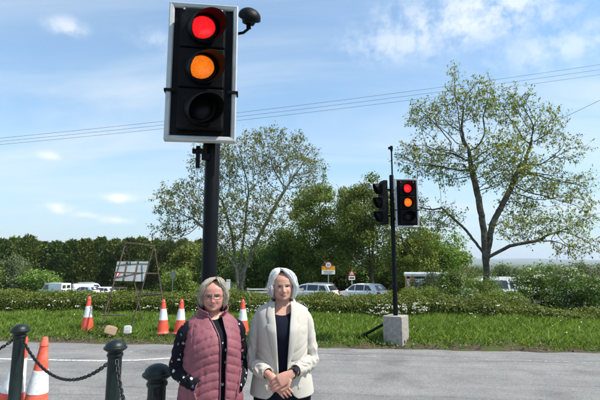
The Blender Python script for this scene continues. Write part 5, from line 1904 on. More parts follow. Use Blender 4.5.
def remesh(mb, name, voxel, m, parent, smooth_iter=2):
    me = bpy.data.meshes.new(name)
    me.from_pydata([tuple(p) for p in mb.v], [], mb.f)
    bm = bmesh.new(); bm.from_mesh(me); bmesh.ops.recalc_face_normals(bm, faces=bm.faces); bm.to_mesh(me); bm.free()
    tmp = bpy.data.objects.new(name, me); col.objects.link(tmp)
    md = tmp.modifiers.new('remesh', 'REMESH'); md.mode = 'VOXEL'; md.voxel_size = voxel; md.use_smooth_shade = True
    if smooth_iter:
        sm = tmp.modifiers.new('smooth', 'SMOOTH'); sm.factor = 0.5; sm.iterations = smooth_iter
    dg = bpy.context.evaluated_depsgraph_get()
    out = bpy.data.meshes.new_from_object(tmp.evaluated_get(dg))
    bpy.data.objects.remove(tmp)
    return link(name, out, m, parent, True)


def torso_rings(sec, zs, n=72, gap=None, dip=None, disp=None, a0=0.0, center=None):
    """sec: z, half width, half depth front, half depth back, y centre"""
    S = np.array(sec, float)
    rows = []
    for z in zs:
        w, df, db, yc = (float(catmull(S[:, 0], S[:, i], z)) for i in (1, 2, 3, 4))
        g = gap(z) if gap else None
        a = np.linspace(0, 2 * math.pi, n, endpoint=False) if g is None else np.linspace(g[0], 2 * math.pi - g[1], n)
        s, c = np.sin(a), np.cos(a)
        x = w * np.sign(s) * np.abs(s) ** 0.88
        y = yc - np.where(c > 0, df, db) * np.sign(c) * np.abs(c) ** 0.88
        zz = np.full(n, z)
        if dip: zz = zz - dip(z) * np.clip(c, 0, 1) ** 2
        p = np.stack([x, y, zz], -1)
        if disp is not None:
            nr = np.stack([s / max(w, 0.03), -c / max(0.5 * (df + db), 0.03), np.zeros(n)], -1)
            p = p + unit(nr) * disp(a, z, p)[:, None]
        rows.append(p)
    return rows


def grid_mb(rows, closed=False, cap=False):
    m = MB(); m.rings([[tuple(p) for p in r] for r in rows], closed=closed, cap=cap)
    return m


def hair_strands(parent, cfg, m, chin_z, yaw):
    """bob: strands leave the parting, follow the skull and hang to a hem"""
    rng = np.random.default_rng(cfg['seed'])
    mb = MB()
    n = cfg['n']
    rx, ryf, ryb, top = cfg['rx'], cfg['ryf'], cfg['ryb'], cfg['top']
    zc = cfg['zc']                               # widest level above the chin
    NC = 44
    ca_ = rng.uniform(-math.pi, math.pi, NC); ch_ = rng.normal(size=NC); cs_ = rng.normal(size=NC); cw_ = rng.normal(size=(NC, 2))
    for i in range(n):
        ci = rng.integers(0, NC)
        al = ca_[ci] + rng.normal() * 0.13 if i > n * 0.22 else rng.uniform(-math.pi, math.pi)     # 0 = front, + = viewer right
        al = (al + math.pi) % (2 * math.pi) - math.pi
        if i <= n * 0.22 and abs(al) < 0.95: al = math.copysign(0.95 + 0.3 * rng.random(), al)
        sgn = 1 if al >= 0 else -1
        layer = rng.random()
        sc = (0.935 + 0.09 * layer) * (1 + 0.022 * cs_[ci]) if i > n * 0.22 else 0.90 + 0.03 * layer
        u = abs(al)
        hem = catmull([0, 0.9, 1.6, 2.4, math.pi], cfg['hem'], u) + rng.normal() * 0.007 + 0.011 * ch_[ci] + 0.03 * (1 - layer) * (rng.random() < 0.3)
        px0 = cfg['part'] + sgn * 0.004
        pts = []
        K = 10
        wig = rng.normal(size=2) * 0.004
        for k in range(K):
            s = k / (K - 1)
            # first half over the skull, second half hanging
            if s < 0.55:
                ph = s / 0.55 * math.pi / 2
                z = zc + (top - zc) * math.cos(ph)
                rr = math.sin(ph) ** 0.85
            else:
                q = (s - 0.55) / 0.45
                z = zc + (hem - zc) * q
                rr = 1 + cfg['flare'] * math.sin(q * math.pi * 0.75) - cfg['curl'] * q ** 3
            # keep the face clear: front strands sweep aside
            lim = catmull([0, 0.25, 0.5, 0.75, 1.0], cfg['face'][0 if sgn < 0 else 1], s)
            aa = max(u, float(lim) + 0.22 * rng.random() * (u < lim)) if u < lim else u
            aa = sgn * aa
            ry = ryf if math.cos(aa) > 0 else ryb
            x = rx * rr * math.sin(aa) * sc
            y = -ry * rr * math.cos(aa) * sc
            b = max(0, 1 - s / 0.45)
            x = x + px0 * b ** 1.5 * 1.0
            y = y - 0.045 * math.cos(al) * b ** 2
            zz = z * (1 if s > 0.3 else 1) - (1 - sc) * 0.12 * (s < 0.6)
            pts.append(Vector((x + wig[0] * s, y + wig[1] * s, zz)))
        fine = i > n * 0.22
        if fine:
            f1, f2, f3 = rng.normal(size=3)
            fly = 3.2 if rng.random() < 0.09 else 1.0
            for k, q in enumerate(pts):
                s = k / (K - 1)
                q.x += 0.006 * cw_[ci][0] * math.sin(4 * s) * s; q.y += 0.006 * cw_[ci][1] * math.sin(4 * s) * s
                q.x += (0.0035 * math.sin(5 * s + f1 * 3) * s + 0.004 * f2 * s ** 2) * fly; q.y += 0.003 * math.sin(6 * s + f3 * 3) * s * fly; q.z += 0.004 * f1 * s ** 2 * fly
        r = rng.uniform(0.0011, 0.0021) if fine else rng.uniform(0.004, 0.006)
        rad = [r * (0.55 + 0.45 * min(1, k / 2)) * (1 - 0.8 * max(0, (k - (K - 5)) / 4) ** 1.2) for k in range(K)]
        mb.tube(pts, rad, 4 if fine else 5, flat=0.7, cap=False)
    o = mb.build('hair', m, parent, smooth=True)
    o.location = (0, 0, chin_z); o.rotation_euler = (0, 0, yaw); o.scale = (cfg['hs'],) * 3
    return o


def face_parts(body, face, chin_z, yaw, surf):
    X, Y, Z = surf
    M = Matrix.Translation((0, 0, chin_z)) @ Matrix.Rotation(yaw, 4, 'Z') @ Matrix.Scale(face['hs'], 4)

    def fin(o): o.matrix_local = M; return o
    for k in (-1, 1):
        ex, ez = k * 0.031, 0.1115
        ey = front_y(X, Y, Z, ex, ez)
        e = MB(); rg = []
        ball = MB()
        rings = []
        for i in range(9):
            t = math.pi * i / 8
            rings.append([(ex + 0.0135 * math.sin(t) * math.cos(a), ey - 0.0005 - 0.004 * math.sin(t) * max(-0.3, math.sin(a)) if False else ey + 0.001 - 0.0045 * math.sin(t) * math.sin(a), ez + face['open'] * math.cos(t)) for a in np.linspace(0, 2 * math.pi, 14, endpoint=False)])
        ball.rings(rings, cap=False)
        eye = fin(ball.build('eye', MATS['eye_white'], body, smooth=True))
        ir = MB().lathe([(0.0062, 0.0), (0.0058, 0.0012), (0, 0.0016)], 14, M=Matrix.Rotation(R(90), 3, 'X') @ Matrix.Diagonal((1, min(1, face['open'] / 0.0048), 1)))
        io = ir.build('iris', MATS['iris'], eye, smooth=True)
        io.location = (ex, ey - 0.0036, ez)
        # lids and lashes
        up, lo = [], []
        for u in np.linspace(-1, 1, 9):
            x = ex + u * 0.0155
            up.append((x, front_y(X, Y, Z, x, ez) - 0.0035 + 0.003 * abs(u) ** 2, ez + (face['open'] + 0.0012) * (1 - u * u) ** 0.6 - 0.001 * abs(u)))
            lo.append((x, front_y(X, Y, Z, x, ez) - 0.002 + 0.003 * abs(u) ** 2, ez - (face['open'] + 0.0006) * (1 - u * u) ** 0.6))
        fin(MB().tube(up, [0.0008] + [0.0019] * 7 + [0.0008], 6).build('upper_lashes', MATS['lash'], body, smooth=True))
        fin(MB().tube(lo, [0.0005] + [0.0013] * 7 + [0.0005], 6).build('lower_lashes', MATS['lash'], body, smooth=True))
        br = []
        for u in np.linspace(0, 1, 8):
            x = k * (0.015 + 0.034 * u); z = 0.1265 + 0.006 * math.sin(u * 2.4) - 0.003 * u
            br.append((x, front_y(X, Y, Z, x, z) - 0.0008, z))
        fin(MB().tube(br, [0.0014, 0.0024, 0.0026, 0.0025, 0.0022, 0.0018, 0.0013, 0.0006], 6, flat=0.8).build('eyebrow', face['brow'], body, smooth=True))
    # mouth: dark line with an upper and a lower lip, corners lifted
    wv = face['mouth']
    U = np.linspace(-1, 1, 15)
    cur = lambda u: face['smile'] * u * u
    mz = 0.0445
    op = face['teeth']

    def lip(name, z0, z1, m, push, thick):
        top, bot, mid = [], [], []
        for u in U:
            x = u * wv
            e = (1 - u * u)
            za, zb_ = mz + cur(u) + z0 * e ** 0.7, mz + cur(u) + z1 * e ** 0.7
            yy = front_y(X, Y, Z, x, (za + zb_) / 2)
            top.append((x, yy - 0.0005, za)); bot.append((x, yy - 0.0005, zb_)); mid.append((x, yy - push * (0.3 + 0.7 * e), (za + zb_) / 2))
        back = [(x, y + 0.006, z) for x, y, z in mid]
        fin(MB().rings([list(r) for r in zip(top, mid, bot, back)], closed=True).build(name, m, body, smooth=True))
    lip('mouth_line', op + 0.0012, -op - 0.0012, MATS['mouth_dark'], 0.0025, 0)
    if op > 0.0015: lip('teeth', op * 0.95, -op * 0.25, MATS['teeth'], 0.0032, 0)
    lip('upper_lip', op + 0.0048, op + 0.0002, MATS['lip'], 0.0040, 0)
    lip('lower_lip', -op - 0.0002, -op - 0.0072, MATS['lip'], 0.0045, 0)


def person_body(t, skin, surf, chin_z, yaw, neck_r, arms, hands, sec, legs_z, hip_w, hs=1.0):
    X, Y, Z = (q * hs for q in surf)
    mb = MB()
    c, s = math.cos(yaw), math.sin(yaw)
    hv = np.stack([X * c - Y * s, X * s + Y * c, Z + chin_z], -1)
    mb.rings([[tuple(p) for p in r] for r in hv])
    for k in (-1, 1):     # ears
        e = [(k * 0.069, 0.012, chin_z + 0.078), (k * 0.077, 0.016, chin_z + 0.095), (k * 0.080, 0.020, chin_z + 0.112), (k * 0.072, 0.014, chin_z + 0.122)]
        e = [(x * c - y * s, x * s + y * c, z) for x, y, z in e]
        mb.tube(e, [0.008, 0.010, 0.012, 0.007], 8)
    P2, R2 = smooth_path([(0, 0.035, chin_z + 0.075), (0, 0.028, chin_z + 0.02), (0, 0.024, chin_z - 0.04), (0, 0.03, chin_z - 0.10)], [neck_r * 0.98, neck_r * 0.95, neck_r, neck_r * 1.35], 5)
    mb.tube(P2, R2, 22)
    rows = torso_rings([(z, w - 0.012, a - 0.012, b - 0.012, y) for z, w, a, b, y in sec], np.linspace(sec[0][0], sec[-1][0], 40), n=40)
    mb.rings([[tuple(p) for p in r] for r in rows])
    for pts, rads in arms:
        P2, R2 = smooth_path(pts, rads, 6); mb.tube(P2, R2, 14)
    for h in hands: hand_pieces(mb, **h)
    for k in (-1, 1):
        P2, R2 = smooth_path([(k * hip_w * 0.5, 0.01, legs_z + 0.06), (k * hip_w * 0.5, 0.0, legs_z * 0.72), (k * hip_w * 0.5, 0.0, 0.45), (k * hip_w * 0.5, 0.02, 0.28), (k * hip_w * 0.5, 0.02, 0.09)], [0.088, 0.075, 0.052, 0.050, 0.036], 5)
        mb.tube(P2, R2, 16)
        P2, R2 = smooth_path([(k * hip_w * 0.5, 0.045, 0.05), (k * hip_w * 0.5, -0.03, 0.045), (k * hip_w * 0.55, -0.12, 0.03), (k * hip_w * 0.57, -0.16, 0.028)], [0.034, 0.036, 0.032, 0.02], 4)
        mb.tube(P2, R2, 12)
    o = remesh(mb, 'body', 0.0036, skin, t, 1)
    # natural flush of cheeks, nose and knuckles, stored on the skin
    me = o.data
    V = np.empty(len(me.vertices) * 3); me.vertices.foreach_get('co', V); V = V.reshape(-1, 3)
    L = np.stack([V[:, 0] * c + V[:, 1] * s, -V[:, 0] * s + V[:, 1] * c, V[:, 2] - chin_z], -1) / hs
    fl = np.zeros(len(V))
    for (x, z, r, k) in ((-0.042, 0.076, 0.020, 1.0), (0.042, 0.076, 0.020, 1.0), (0, 0.074, 0.013, 0.9), (0, 0.016, 0.016, 0.45), (-0.031, 0.104, 0.010, 0.35), (0.031, 0.104, 0.010, 0.35)):
        fl = np.maximum(fl, k * np.exp(-((L[:, 0] - x) ** 2 + (L[:, 2] - z) ** 2) / r ** 2) * (L[:, 1] < 0))
    for h in hands:
        fl = np.maximum(fl, 0.75 * np.exp(-((V - np.array(h['wrist']) - np.array(Vector(h['d']).normalized()) * 0.10) ** 2).sum(1) / 0.055 ** 2))
    fl = fl * (0.7 + 0.4 * vnoise(V * 90, 3))
    at = me.attributes.new('flush', 'FLOAT', 'POINT'); at.data.foreach_set('value', fl.astype(np.float32))
    return o


def sleeve(name, parent, pts, rads, m, seed, folds=0.004, gather=None, n=40, k=14, flat=1.0):
    P2, R2 = smooth_path(pts, rads, k)
    mb = MB().tube(P2, R2, n, cap=False)
    V = np.array(mb.v); K = len(P2)
    C = np.repeat(np.array([tuple(p) for p in P2]), n, 0)
    f = np.repeat(np.linspace(0, 1, K), n)
    ang = np.tile(np.linspace(0, 2 * math.pi, n, endpoint=False), K)
    d = unit(V - C)
    w = (1 - 2 * np.abs(np.sin(f * (K / k) * 6.0 + 1.9 * np.sin(ang + seed) + 2.2 * vnoise(np.stack([f * 6, np.cos(ang) * 1.5, np.sin(ang) * 1.5], -1), seed))) ** 1.0) * folds
    if gather is not None: w = w * (0.35 + gather(f))
    w = w + vnoise(np.stack([V[:, 0] * 18, V[:, 1] * 18, V[:, 2] * 18], -1), seed + 3) * folds * 0.45
    w[-n:] = 0.001
    V = V + d * w[:, None]
    # turn the hem inwards
    hem = V[-n:] * 1.0
    inn = C[-n:] + (hem - C[-n:]) * 0.86
    deep = np.array(tuple(P2[-3])) + (hem - C[-n:]) * 0.84
    mb.v = [tuple(p) for p in V]
    b = len(mb.v)
    mb.v += [tuple(p) for p in inn] + [tuple(p) for p in deep]
    for j in range(n):
        j2 = (j + 1) % n
        mb.f.append((b - n + j, b - n + j2, b + j2, b + j)); mb.m.append(0)
        mb.f.append((b + j, b + j2, b + n + j2, b + n + j)); mb.m.append(0)
    return mb.build(name, m, parent, smooth=True)


def trousers(t, m, hip, hip_w, top_z, crotch, seed):
    mb = MB()
    rows = torso_rings([(crotch - 0.03, hip[0] * 0.9, hip[1] * 0.8, hip[2] * 0.8, 0.0), (crotch + 0.08, hip[0], hip[1], hip[2], 0), (top_z, hip[0] * 0.9, hip[1] * 0.92, hip[2] * 0.9, 0)], np.linspace(crotch - 0.03, top_z, 10), n=40)
    mb.rings([[tuple(p) for p in r] for r in rows])
    for k in (-1, 1):
        P2, R2 = smooth_path([(k * hip_w * 0.5, 0.01, crotch + 0.06), (k * hip_w * 0.5, 0.0, crotch * 0.75), (k * hip_w * 0.5, -0.005, 0.44), (k * hip_w * 0.5, 0.012, 0.25), (k * hip_w * 0.5, 0.015, 0.05)], [0.105, 0.095, 0.078, 0.072, 0.07], 6)
        mb.tube(P2, R2, 22)
    V = np.array(mb.v)
    V = V + np.stack([vnoise(V * 16, seed), vnoise(V * 16, seed + 1), np.zeros(len(V))], -1) * 0.004
    mb.v = [tuple(p) for p in V]
    return remesh(mb, 'trousers', 0.008, m, t, 1)


def shoes(t, hip_w):
    for k in (-1, 1):
        x = k * hip_w * 0.54
        rg = []
        for (y, w, h) in ((0.085, 0.018, 0.05), (0.07, 0.033, 0.075), (0.02, 0.036, 0.08), (-0.05, 0.040, 0.066), (-0.12, 0.044, 0.05), (-0.165, 0.038, 0.038), (-0.19, 0.018, 0.026)):
            rg.append([(x + w * math.cos(a), y, 0.001 + (h if math.sin(a) > 0 else 0.0) * abs(math.sin(a)) ** 0.6) for a in np.linspace(0, 2 * math.pi, 20, endpoint=False)])
        MB().rings(rg).build('shoe', MATS['shoe'], t, smooth=True)


# ---- woman in the cream jacket
def woman_jacket():
    Yw = 3.12
    base = P(282.5, 300, Yw)
    t = empty('person', (base.x, Yw, 0), R(4), 'woman with silver bob in a cream jacket over a navy top, hands clasped', 'person')
    chin = 1.404
    HS = 0.875
    ZS = 1.036
    yaw = R(4)
    surf = head_surface({'nose': 1.05, 'wide': 1.09})
    # z, half width, front, back, y centre  (skin torso under the clothes)
    sec = [(0.72, 0.185, 0.11, 0.125, 0.0), (0.86, 0.18, 0.115, 0.12, 0.0), (1.0, 0.155, 0.11, 0.10, 0.0), (1.14, 0.165, 0.135, 0.105, 0.0), (1.22, 0.168, 0.115, 0.10, 0.01), (1.29, 0.150, 0.075, 0.085, 0.02), (1.325, 0.10, 0.062, 0.07, 0.025), (1.35, 0.062, 0.055, 0.06, 0.028)]
    sec = [(z * ZS, w * 0.93, a * 0.95, b * 0.95, y) for z, w, a, b, y in sec]
    # hands: her right (viewer left) below, her left (viewer right) laid over it
    wr_l = Vector((-0.072, -0.205, 0.938)); wr_r = Vector((0.052, -0.228, 0.962))
    el_l = Vector((-0.206, 0.0, 1.005)); el_r = Vector((0.206, 0.0, 1.005))
    sh_l, sh_r = Vector((-0.150, 0.018, 1.310)), Vector((0.150, 0.018, 1.310))
    arms = [([sh_l, (sh_l + el_l) / 2 + Vector((-0.012, 0.012, 0)), el_l, (el_l + wr_l) / 2 + Vector((0, -0.005, -0.004)), wr_l], [0.034, 0.036, 0.030, 0.026, 0.025]),
            ([sh_r, (sh_r + el_r) / 2 + Vector((0.012, 0.012, 0)), el_r, (el_r + wr_r) / 2 + Vector((0, -0.005, -0.004)), wr_r], [0.034, 0.036, 0.030, 0.026, 0.025])]
    hands = [dict(wrist=wr_l, d=(0.70, -0.10, -0.72), back=(0.10, -1, 0.05), thumb_side=-1, curl=[0.22, 0.28, 0.34, 0.4], spread=0.02),
             dict(wrist=wr_r, d=(-0.86, -0.20, -0.42), back=(0.05, -0.9, 0.45), thumb_side=-1, curl=[0.55, 0.6, 0.62, 0.6], spread=0.02)]
    body = person_body(t, MATS['skin_light'], surf, chin, yaw, 0.050, arms, hands, sec, 0.76, 0.18, HS)
    face = dict(hs=HS, open=0.0045, brow=MATS['brow_grey'], mouth=0.034, smile=0.0115, teeth=0.0032)
    face_parts(body, face, chin, yaw, surf)
    hair_strands(body, dict(hs=HS, seed=3, n=2900, rx=0.106, ryf=0.102, ryb=0.114, top=0.250, zc=0.140, part=-0.024, flare=0.13, curl=0.16,
                            hem=[0.10, 0.075, 0.050, 0.025, 0.012], face=([0.05, 0.42, 0.86, 1.02, 0.98], [0.02, 0.30, 0.74, 0.98, 0.98])), MATS['hair_silver'], chin, yaw)
    # scalp under the strands
    # navy top
    ts = [(z, w + 0.004, a + 0.006, b + 0.006, y) for z, w, a, b, y in sec]
    rows = torso_rings(ts, np.linspace(0.77, 1.378, 40), n=64, dip=lambda z: 0.05 * max(0, (z - 1.266) / 0.11) ** 1.5, disp=lambda a, z, p: 0.004 * vnoise(p * np.array([14, 14, 6]), 5))
    grid_mb(rows, closed=True).build('navy_top', MATS['navy_top'], t, smooth=True)
    # jacket
    js0 = [(0.655, 0.232, 0.150, 0.165, 0.0), (0.76, 0.222, 0.152, 0.165, 0.0), (0.88, 0.206, 0.146, 0.15, 0.0), (0.98, 0.192, 0.138, 0.128, 0.0), (1.08, 0.192, 0.150, 0.125, 0.0),
          (1.16, 0.196, 0.156, 0.125, 0.005), (1.22, 0.200, 0.136, 0.122, 0.012), (1.268, 0.202, 0.112, 0.114, 0.018), (1.296, 0.194, 0.096, 0.104, 0.022), (1.318, 0.160, 0.084, 0.092, 0.025), (1.336, 0.112, 0.076, 0.084, 0.027), (1.348, 0.084, 0.070, 0.078, 0.028)]

    js = [(z * ZS if z > 0.95 else 0.798 + (z - 0.655) * (0.984 - 0.798) / (0.95 - 0.655), w * (0.90 if z > 0.9 else 0.93), a * (0.93 if z > 0.97 else 0.97), b * 0.95, y) for z, w, a, b, y in js0]

    def gap(z):
        h = float(catmull([0.798, 0.812, 0.835, 0.88, 0.96, 1.09, 1.24, 1.347, 1.397], [0.105, 0.080, 0.060, 0.042, 0.034, 0.040, 0.050, 0.060, 0.058], z))
        w = float(catmull([q[0] for q in js], [q[1] for q in js], z))
        a = math.asin(min(0.98, h / w) ** (1 / 0.88))
        return (a, a)

    def dis(a, z, p):
        d = 0.0012 * vnoise(p * np.array([9, 9, 4.5]), 2)
        q = p * np.array([11, 11, 5]) + np.stack([vnoise(p * 7, 21), vnoise(p * 7, 22), vnoise(p * 7, 23)], -1) * 0.8
        d = d - 0.0016 * np.clip(1 - np.abs(vnoise(q, 31)) * 7, 0, 1) + 0.003       # creases
        k = np.exp(-((z - 1.03) / 0.09) ** 2)
        u = z * 62 + 3.0 * np.sin(a * 2 + 1) + 1.5 * vnoise(p * 9, 5)
        return d - k * 0.006 * (1 - np.abs(np.sin(u))) ** 2
    zs = np.linspace(0.798, 1.396, 120)
    rows = torso_rings(js, zs, n=160, gap=gap, disp=dis)
    # rounded front corners at the hem
    for i, r in enumerate(rows):
        r[:, 2] -= 0.022 * np.clip(np.abs(np.arange(160) - 79.5) / 79.5 - 0.35, 0, 1) * max(0, 1 - i / 30)
    jk = grid_mb(rows).build('jacket', MATS['cream_cloth'], t, smooth=True)
    so = jk.modifiers.new('thick', 'SOLIDIFY'); so.thickness = 0.005; so.offset = -1
    # lapels follow the opening, folded back over the front
    for s in (0, -1):
        sg = 1 if s == 0 else -1
        st = []
        for i in range(20, 120):
            z = zs[i]
            wd = float(catmull([0.93, 1.0, 1.09, 1.20, 1.248, 1.258, 1.284, 1.307, 1.347, 1.397], [0.0, 0.018, 0.038, 0.058, 0.066, 0.050, 0.048, 0.056, 0.050, 0.040], z))
            if z < 0.935: continue
            g = gap(z)[0]
            w = float(catmull([q[0] for q in js], [q[1] for q in js], z)); df = float(catmull([q[0] for q in js], [q[2] for q in js], z)); yc = float(catmull([q[0] for q in js], [q[4] for q in js], z))
            row = []
            for j in range(8):
                f = j / 7
                x = w * math.sin(g) ** 0.88 - 0.004 + wd * f
                u = min(0.995, x / w) ** (1 / 0.88)
                y = yc - df * math.sqrt(1 - u * u) ** 0.88
                bulge = 0.0085 + 0.004 * math.sin(f * math.pi) - 0.003 * f
                row.append((sg * x, y - bulge, z + 0.0))
            st.append(row)
        lp = grid_mb(st).build('lapel', MATS['cream_cloth'], jk, smooth=True)
        so = lp.modifiers.new('thick', 'SOLIDIFY'); so.thickness = 0.0045; so.offset = 0
    # collar round the back of the neck
    cr = []
    for (dz, k) in ((0.0, 0.96), (0.014, 0.90), (0.022, 0.91), (0.019, 0.98), (0.002, 1.08), (-0.014, 1.17)):
        cr.append([(0.088 * k * math.sin(a), 0.030 + 0.076 * k * -math.cos(a), 1.386 + dz - 0.012 * math.cos(a)) for a in np.linspace(R(62), R(298), 40)])
    co = grid_mb(cr).build('collar', MATS['cream_cloth'], jk, smooth=True)
    so = co.modifiers.new('thick', 'SOLIDIFY'); so.thickness = 0.004; so.offset = 0
    # pushed-up sleeves, gathered towards the wrist
    gat = lambda f: 1.35 * np.exp(-((f - 0.80) / 0.17) ** 2) + 0.5 * np.exp(-((f - 0.52) / 0.10) ** 2) - 0.15
    for (sh, el, wr, sd) in ((sh_l, el_l, wr_l, 4), (sh_r, el_r, wr_r, 9)):
        sx = -1 if sh.x < 0 else 1
        e = el + (wr - el) * 0.80
        sleeve('sleeve', jk, [sh + Vector((-sx * 0.04, 0, -0.002)), sh + Vector((sx * 0.006, 0, -0.035)), (sh + el) / 2 + Vector((sx * 0.010, 0.006, 0)), el + Vector((sx * 0.004, 0.008, -0.004)), (el + e) / 2 + Vector((0, -0.006, -0.008)), e],
               [0.040, 0.053, 0.047, 0.045, 0.046, 0.040], MATS['cream_cloth'], sd, 0.0068, gat, k=26, n=56)
    # pocket flaps, button
    for sg in (-1, 1):
        fl = []
        for (z, o_) in ((0.875, 0.004), (0.868, 0.008), (0.842, 0.009), (0.834, 0.006)):
            row = []
            for x in np.linspace(0.100, 0.172, 8):
                w, df = 0.200, 0.145
                u = (x / w) ** (1 / 0.88)
                row.append((sg * x, -df * math.sqrt(1 - u * u) ** 0.88 - o_, z))
            fl.append(row)
        f = grid_mb(fl).build('pocket_flap', MATS['cream_cloth'], jk, smooth=True)
        so = f.modifiers.new('thick', 'SOLIDIFY'); so.thickness = 0.003
    trousers(t, MATS['black_cloth'], (0.19, 0.12, 0.13), 0.19, 1.0, 0.78, 4)
    shoes(t, 0.19)
    # watch on her left wrist
    d = (wr_r - el_r).normalized()
    c = wr_r - d * 0.018
    q = Vector((0, 0, 1)).rotation_difference(d).to_matrix()
    wt = MB().lathe([(0.030, -0.010), (0.0335, -0.011), (0.0335, 0.011), (0.030, 0.010)], 24, M=q).build('wristwatch', MATS['watch_black'], None, auto=40)
    wt.location = c
    nrm = Vector((0.1, -0.9, 0.4)); nrm = (nrm - d * nrm.dot(d)).normalized()
    qq = Vector((0, 0, 1)).rotation_difference(nrm).to_matrix()
    fc = MB().lathe([(0.018, -0.002), (0.019, 0.006), (0.016, 0.009), (0, 0.0092)], 24, M=qq).build('watch_face', MATS['lamp_off'], wt, auto=40)
    fc.location = nrm * 0.031
    mw = Matrix.Translation(t.location) @ Matrix.Rotation(R(4), 4, 'Z')
    wt.matrix_world = mw @ Matrix.Translation(c)
    tag(wt, 'black wristwatch on the wrist of the woman in the cream jacket', 'watch')
    return t


woman_jacket()


# ---- woman in the pink gilet
def woman_gilet():
    Yw = 2.93
    HS = 0.87
    ZS = 1.04
    base = P(213.5, 300, Yw)
    RZ = R(26)
    t = empty('person', (base.x, Yw, 0), RZ, 'woman with ash bob and glasses in a quilted pink gilet over a floral top', 'person')
    chin = 1.352
    yaw = R(-19)
    surf = head_surface({'nose': 1.0, 'wide': 1.16})
    sec0 = [(0.70, 0.195, 0.12, 0.13, 0.0), (0.86, 0.19, 0.135, 0.125, 0.0), (0.98, 0.175, 0.135, 0.11, 0.0), (1.09, 0.172, 0.148, 0.108, 0.0), (1.17, 0.168, 0.128, 0.105, 0.01), (1.235, 0.150, 0.085, 0.09, 0.02), (1.275, 0.10, 0.064, 0.072, 0.025), (1.30, 0.064, 0.056, 0.062, 0.028)]
    sec = [(z * ZS, w * 0.90, a * 0.92, b * 0.92, y) for z, w, a, b, y in sec0]
    sh_l, sh_r = Vector((-0.150, 0.015, 1.253)), Vector((0.152, 0.015, 1.253))
    el_l, el_r = Vector((-0.202, 0.04, 1.01)), Vector((0.216, 0.08, 0.99))
    wr_l, wr_r = Vector((-0.112, -0.126, 0.925)), Vector((0.132, -0.103, 0.88))
    arms = [([sh_l, (sh_l + el_l) / 2, el_l, (el_l + wr_l) / 2, wr_l], [0.046, 0.044, 0.038, 0.034, 0.026]),
            ([sh_r, (sh_r + el_r) / 2, el_r, (el_r + wr_r) / 2, wr_r], [0.046, 0.044, 0.038, 0.034, 0.026])]
    hands = [dict(wrist=wr_l + Vector((0.01, 0.035, -0.01)), d=(0.35, 0.35, -0.8), back=(-0.3, -0.9, 0.0), thumb_side=-1, curl=0.25, spread=0.02, scale=0.9),
             dict(wrist=wr_r + Vector((-0.01, 0.035, -0.01)), d=(-0.35, 0.35, -0.8), back=(0.3, -0.9, 0.0), thumb_side=1, curl=0.25, spread=0.02, scale=0.9)]
    body = person_body(t, MATS['skin_rosy'], surf, chin, yaw, 0.053, arms, hands, sec, 0.74, 0.19, HS)
    face = dict(hs=HS, open=0.0045, brow=MATS['brow_grey'], mouth=0.032, smile=0.009, teeth=0.0018)
    face_parts(body, face, chin, yaw, surf)
    hair_strands(body, dict(hs=HS, seed=8, n=2900, rx=0.101, ryf=0.104, ryb=0.112, top=0.247, zc=0.14, part=0.018, flare=0.10, curl=0.18,
                            hem=[0.11, 0.070, 0.042, 0.018, 0.008], face=([0.02, 0.32, 0.80, 1.08, 1.06], [0.05, 0.45, 0.95, 1.12, 1.08])), MATS['hair_ash'], chin, yaw)
    # glasses
    X, Y, Z = surf
    M = Matrix.Translation((0, 0, chin)) @ Matrix.Rotation(yaw, 4, 'Z') @ Matrix.Scale(HS, 4)
    root = None
    fy = front_y(X, Y, Z, 0, 0.108) - 0.006
    rim_pts = {}
    for k in (-1, 1):
        pts = []
        for a in np.linspace(0, 2 * math.pi, 28, endpoint=False):
            ca, sa = math.cos(a), math.sin(a)
            x = k * 0.0325 + 0.0235 * math.copysign(abs(ca) ** 0.75, ca)
            z = 0.1075 + 0.0165 * math.copysign(abs(sa) ** 0.8, sa)
            pts.append(Vector((x, fy + 0.35 * max(0, abs(x) - 0.02) ** 1.4, z)))
        rim_pts[k] = pts
        m = MB().tube(pts, 0.0016, 6, closed=True)
        if root is None:
            br = [Vector((-0.0095, fy - 0.0008, 0.1105)), Vector((0, fy - 0.0015, 0.113)), Vector((0.0095, fy - 0.0008, 0.1105))]
            fr = MB().tube(br, 0.0012, 6)
            root = fr.build('glasses', MATS['glasses'], None, smooth=True)
            tag(root, 'thin dark-rimmed glasses on the woman in the pink gilet', 'glasses')
        m.build('rim', MATS['glasses'], root, smooth=True)
        c = sum(pts, Vector()) / len(pts)
        ln = MB().add([c + Vector((0, -0.0012, 0))] + pts, [(0, 1 + i, 1 + (i + 1) % len(pts)) for i in range(len(pts))])
        ln.build('lens', MATS['lens_glass'], root, smooth=True)
        xx = k * 0.0555
        MB().tube([(xx, fy + 0.008, 0.113), (k * 0.066, fy + 0.020, 0.113), (k * 0.077, -0.01, 0.113), (k * 0.079, 0.02, 0.108)], 0.0013, 6).build('temple_arm', MATS['glasses'], root, smooth=True)
    root.matrix_world = Matrix.Translation(t.location) @ Matrix.Rotation(RZ, 4, 'Z') @ M
    # floral top with sleeves
    ts = [(z, w + 0.004, a + 0.006, b + 0.006, y) for z, w, a, b, y in sec]
    rows = torso_rings(ts, np.linspace(0.73, 1.338, 40), n=64, dip=lambda z: 0.035 * max(0, (z - 1.248) / 0.09) ** 1.5, disp=lambda a, z, p: 0.004 * vnoise(p * np.array([14, 14, 6]), 5))
    top = grid_mb(rows, closed=True).build('floral_top', MATS['floral_black'], t, smooth=True)
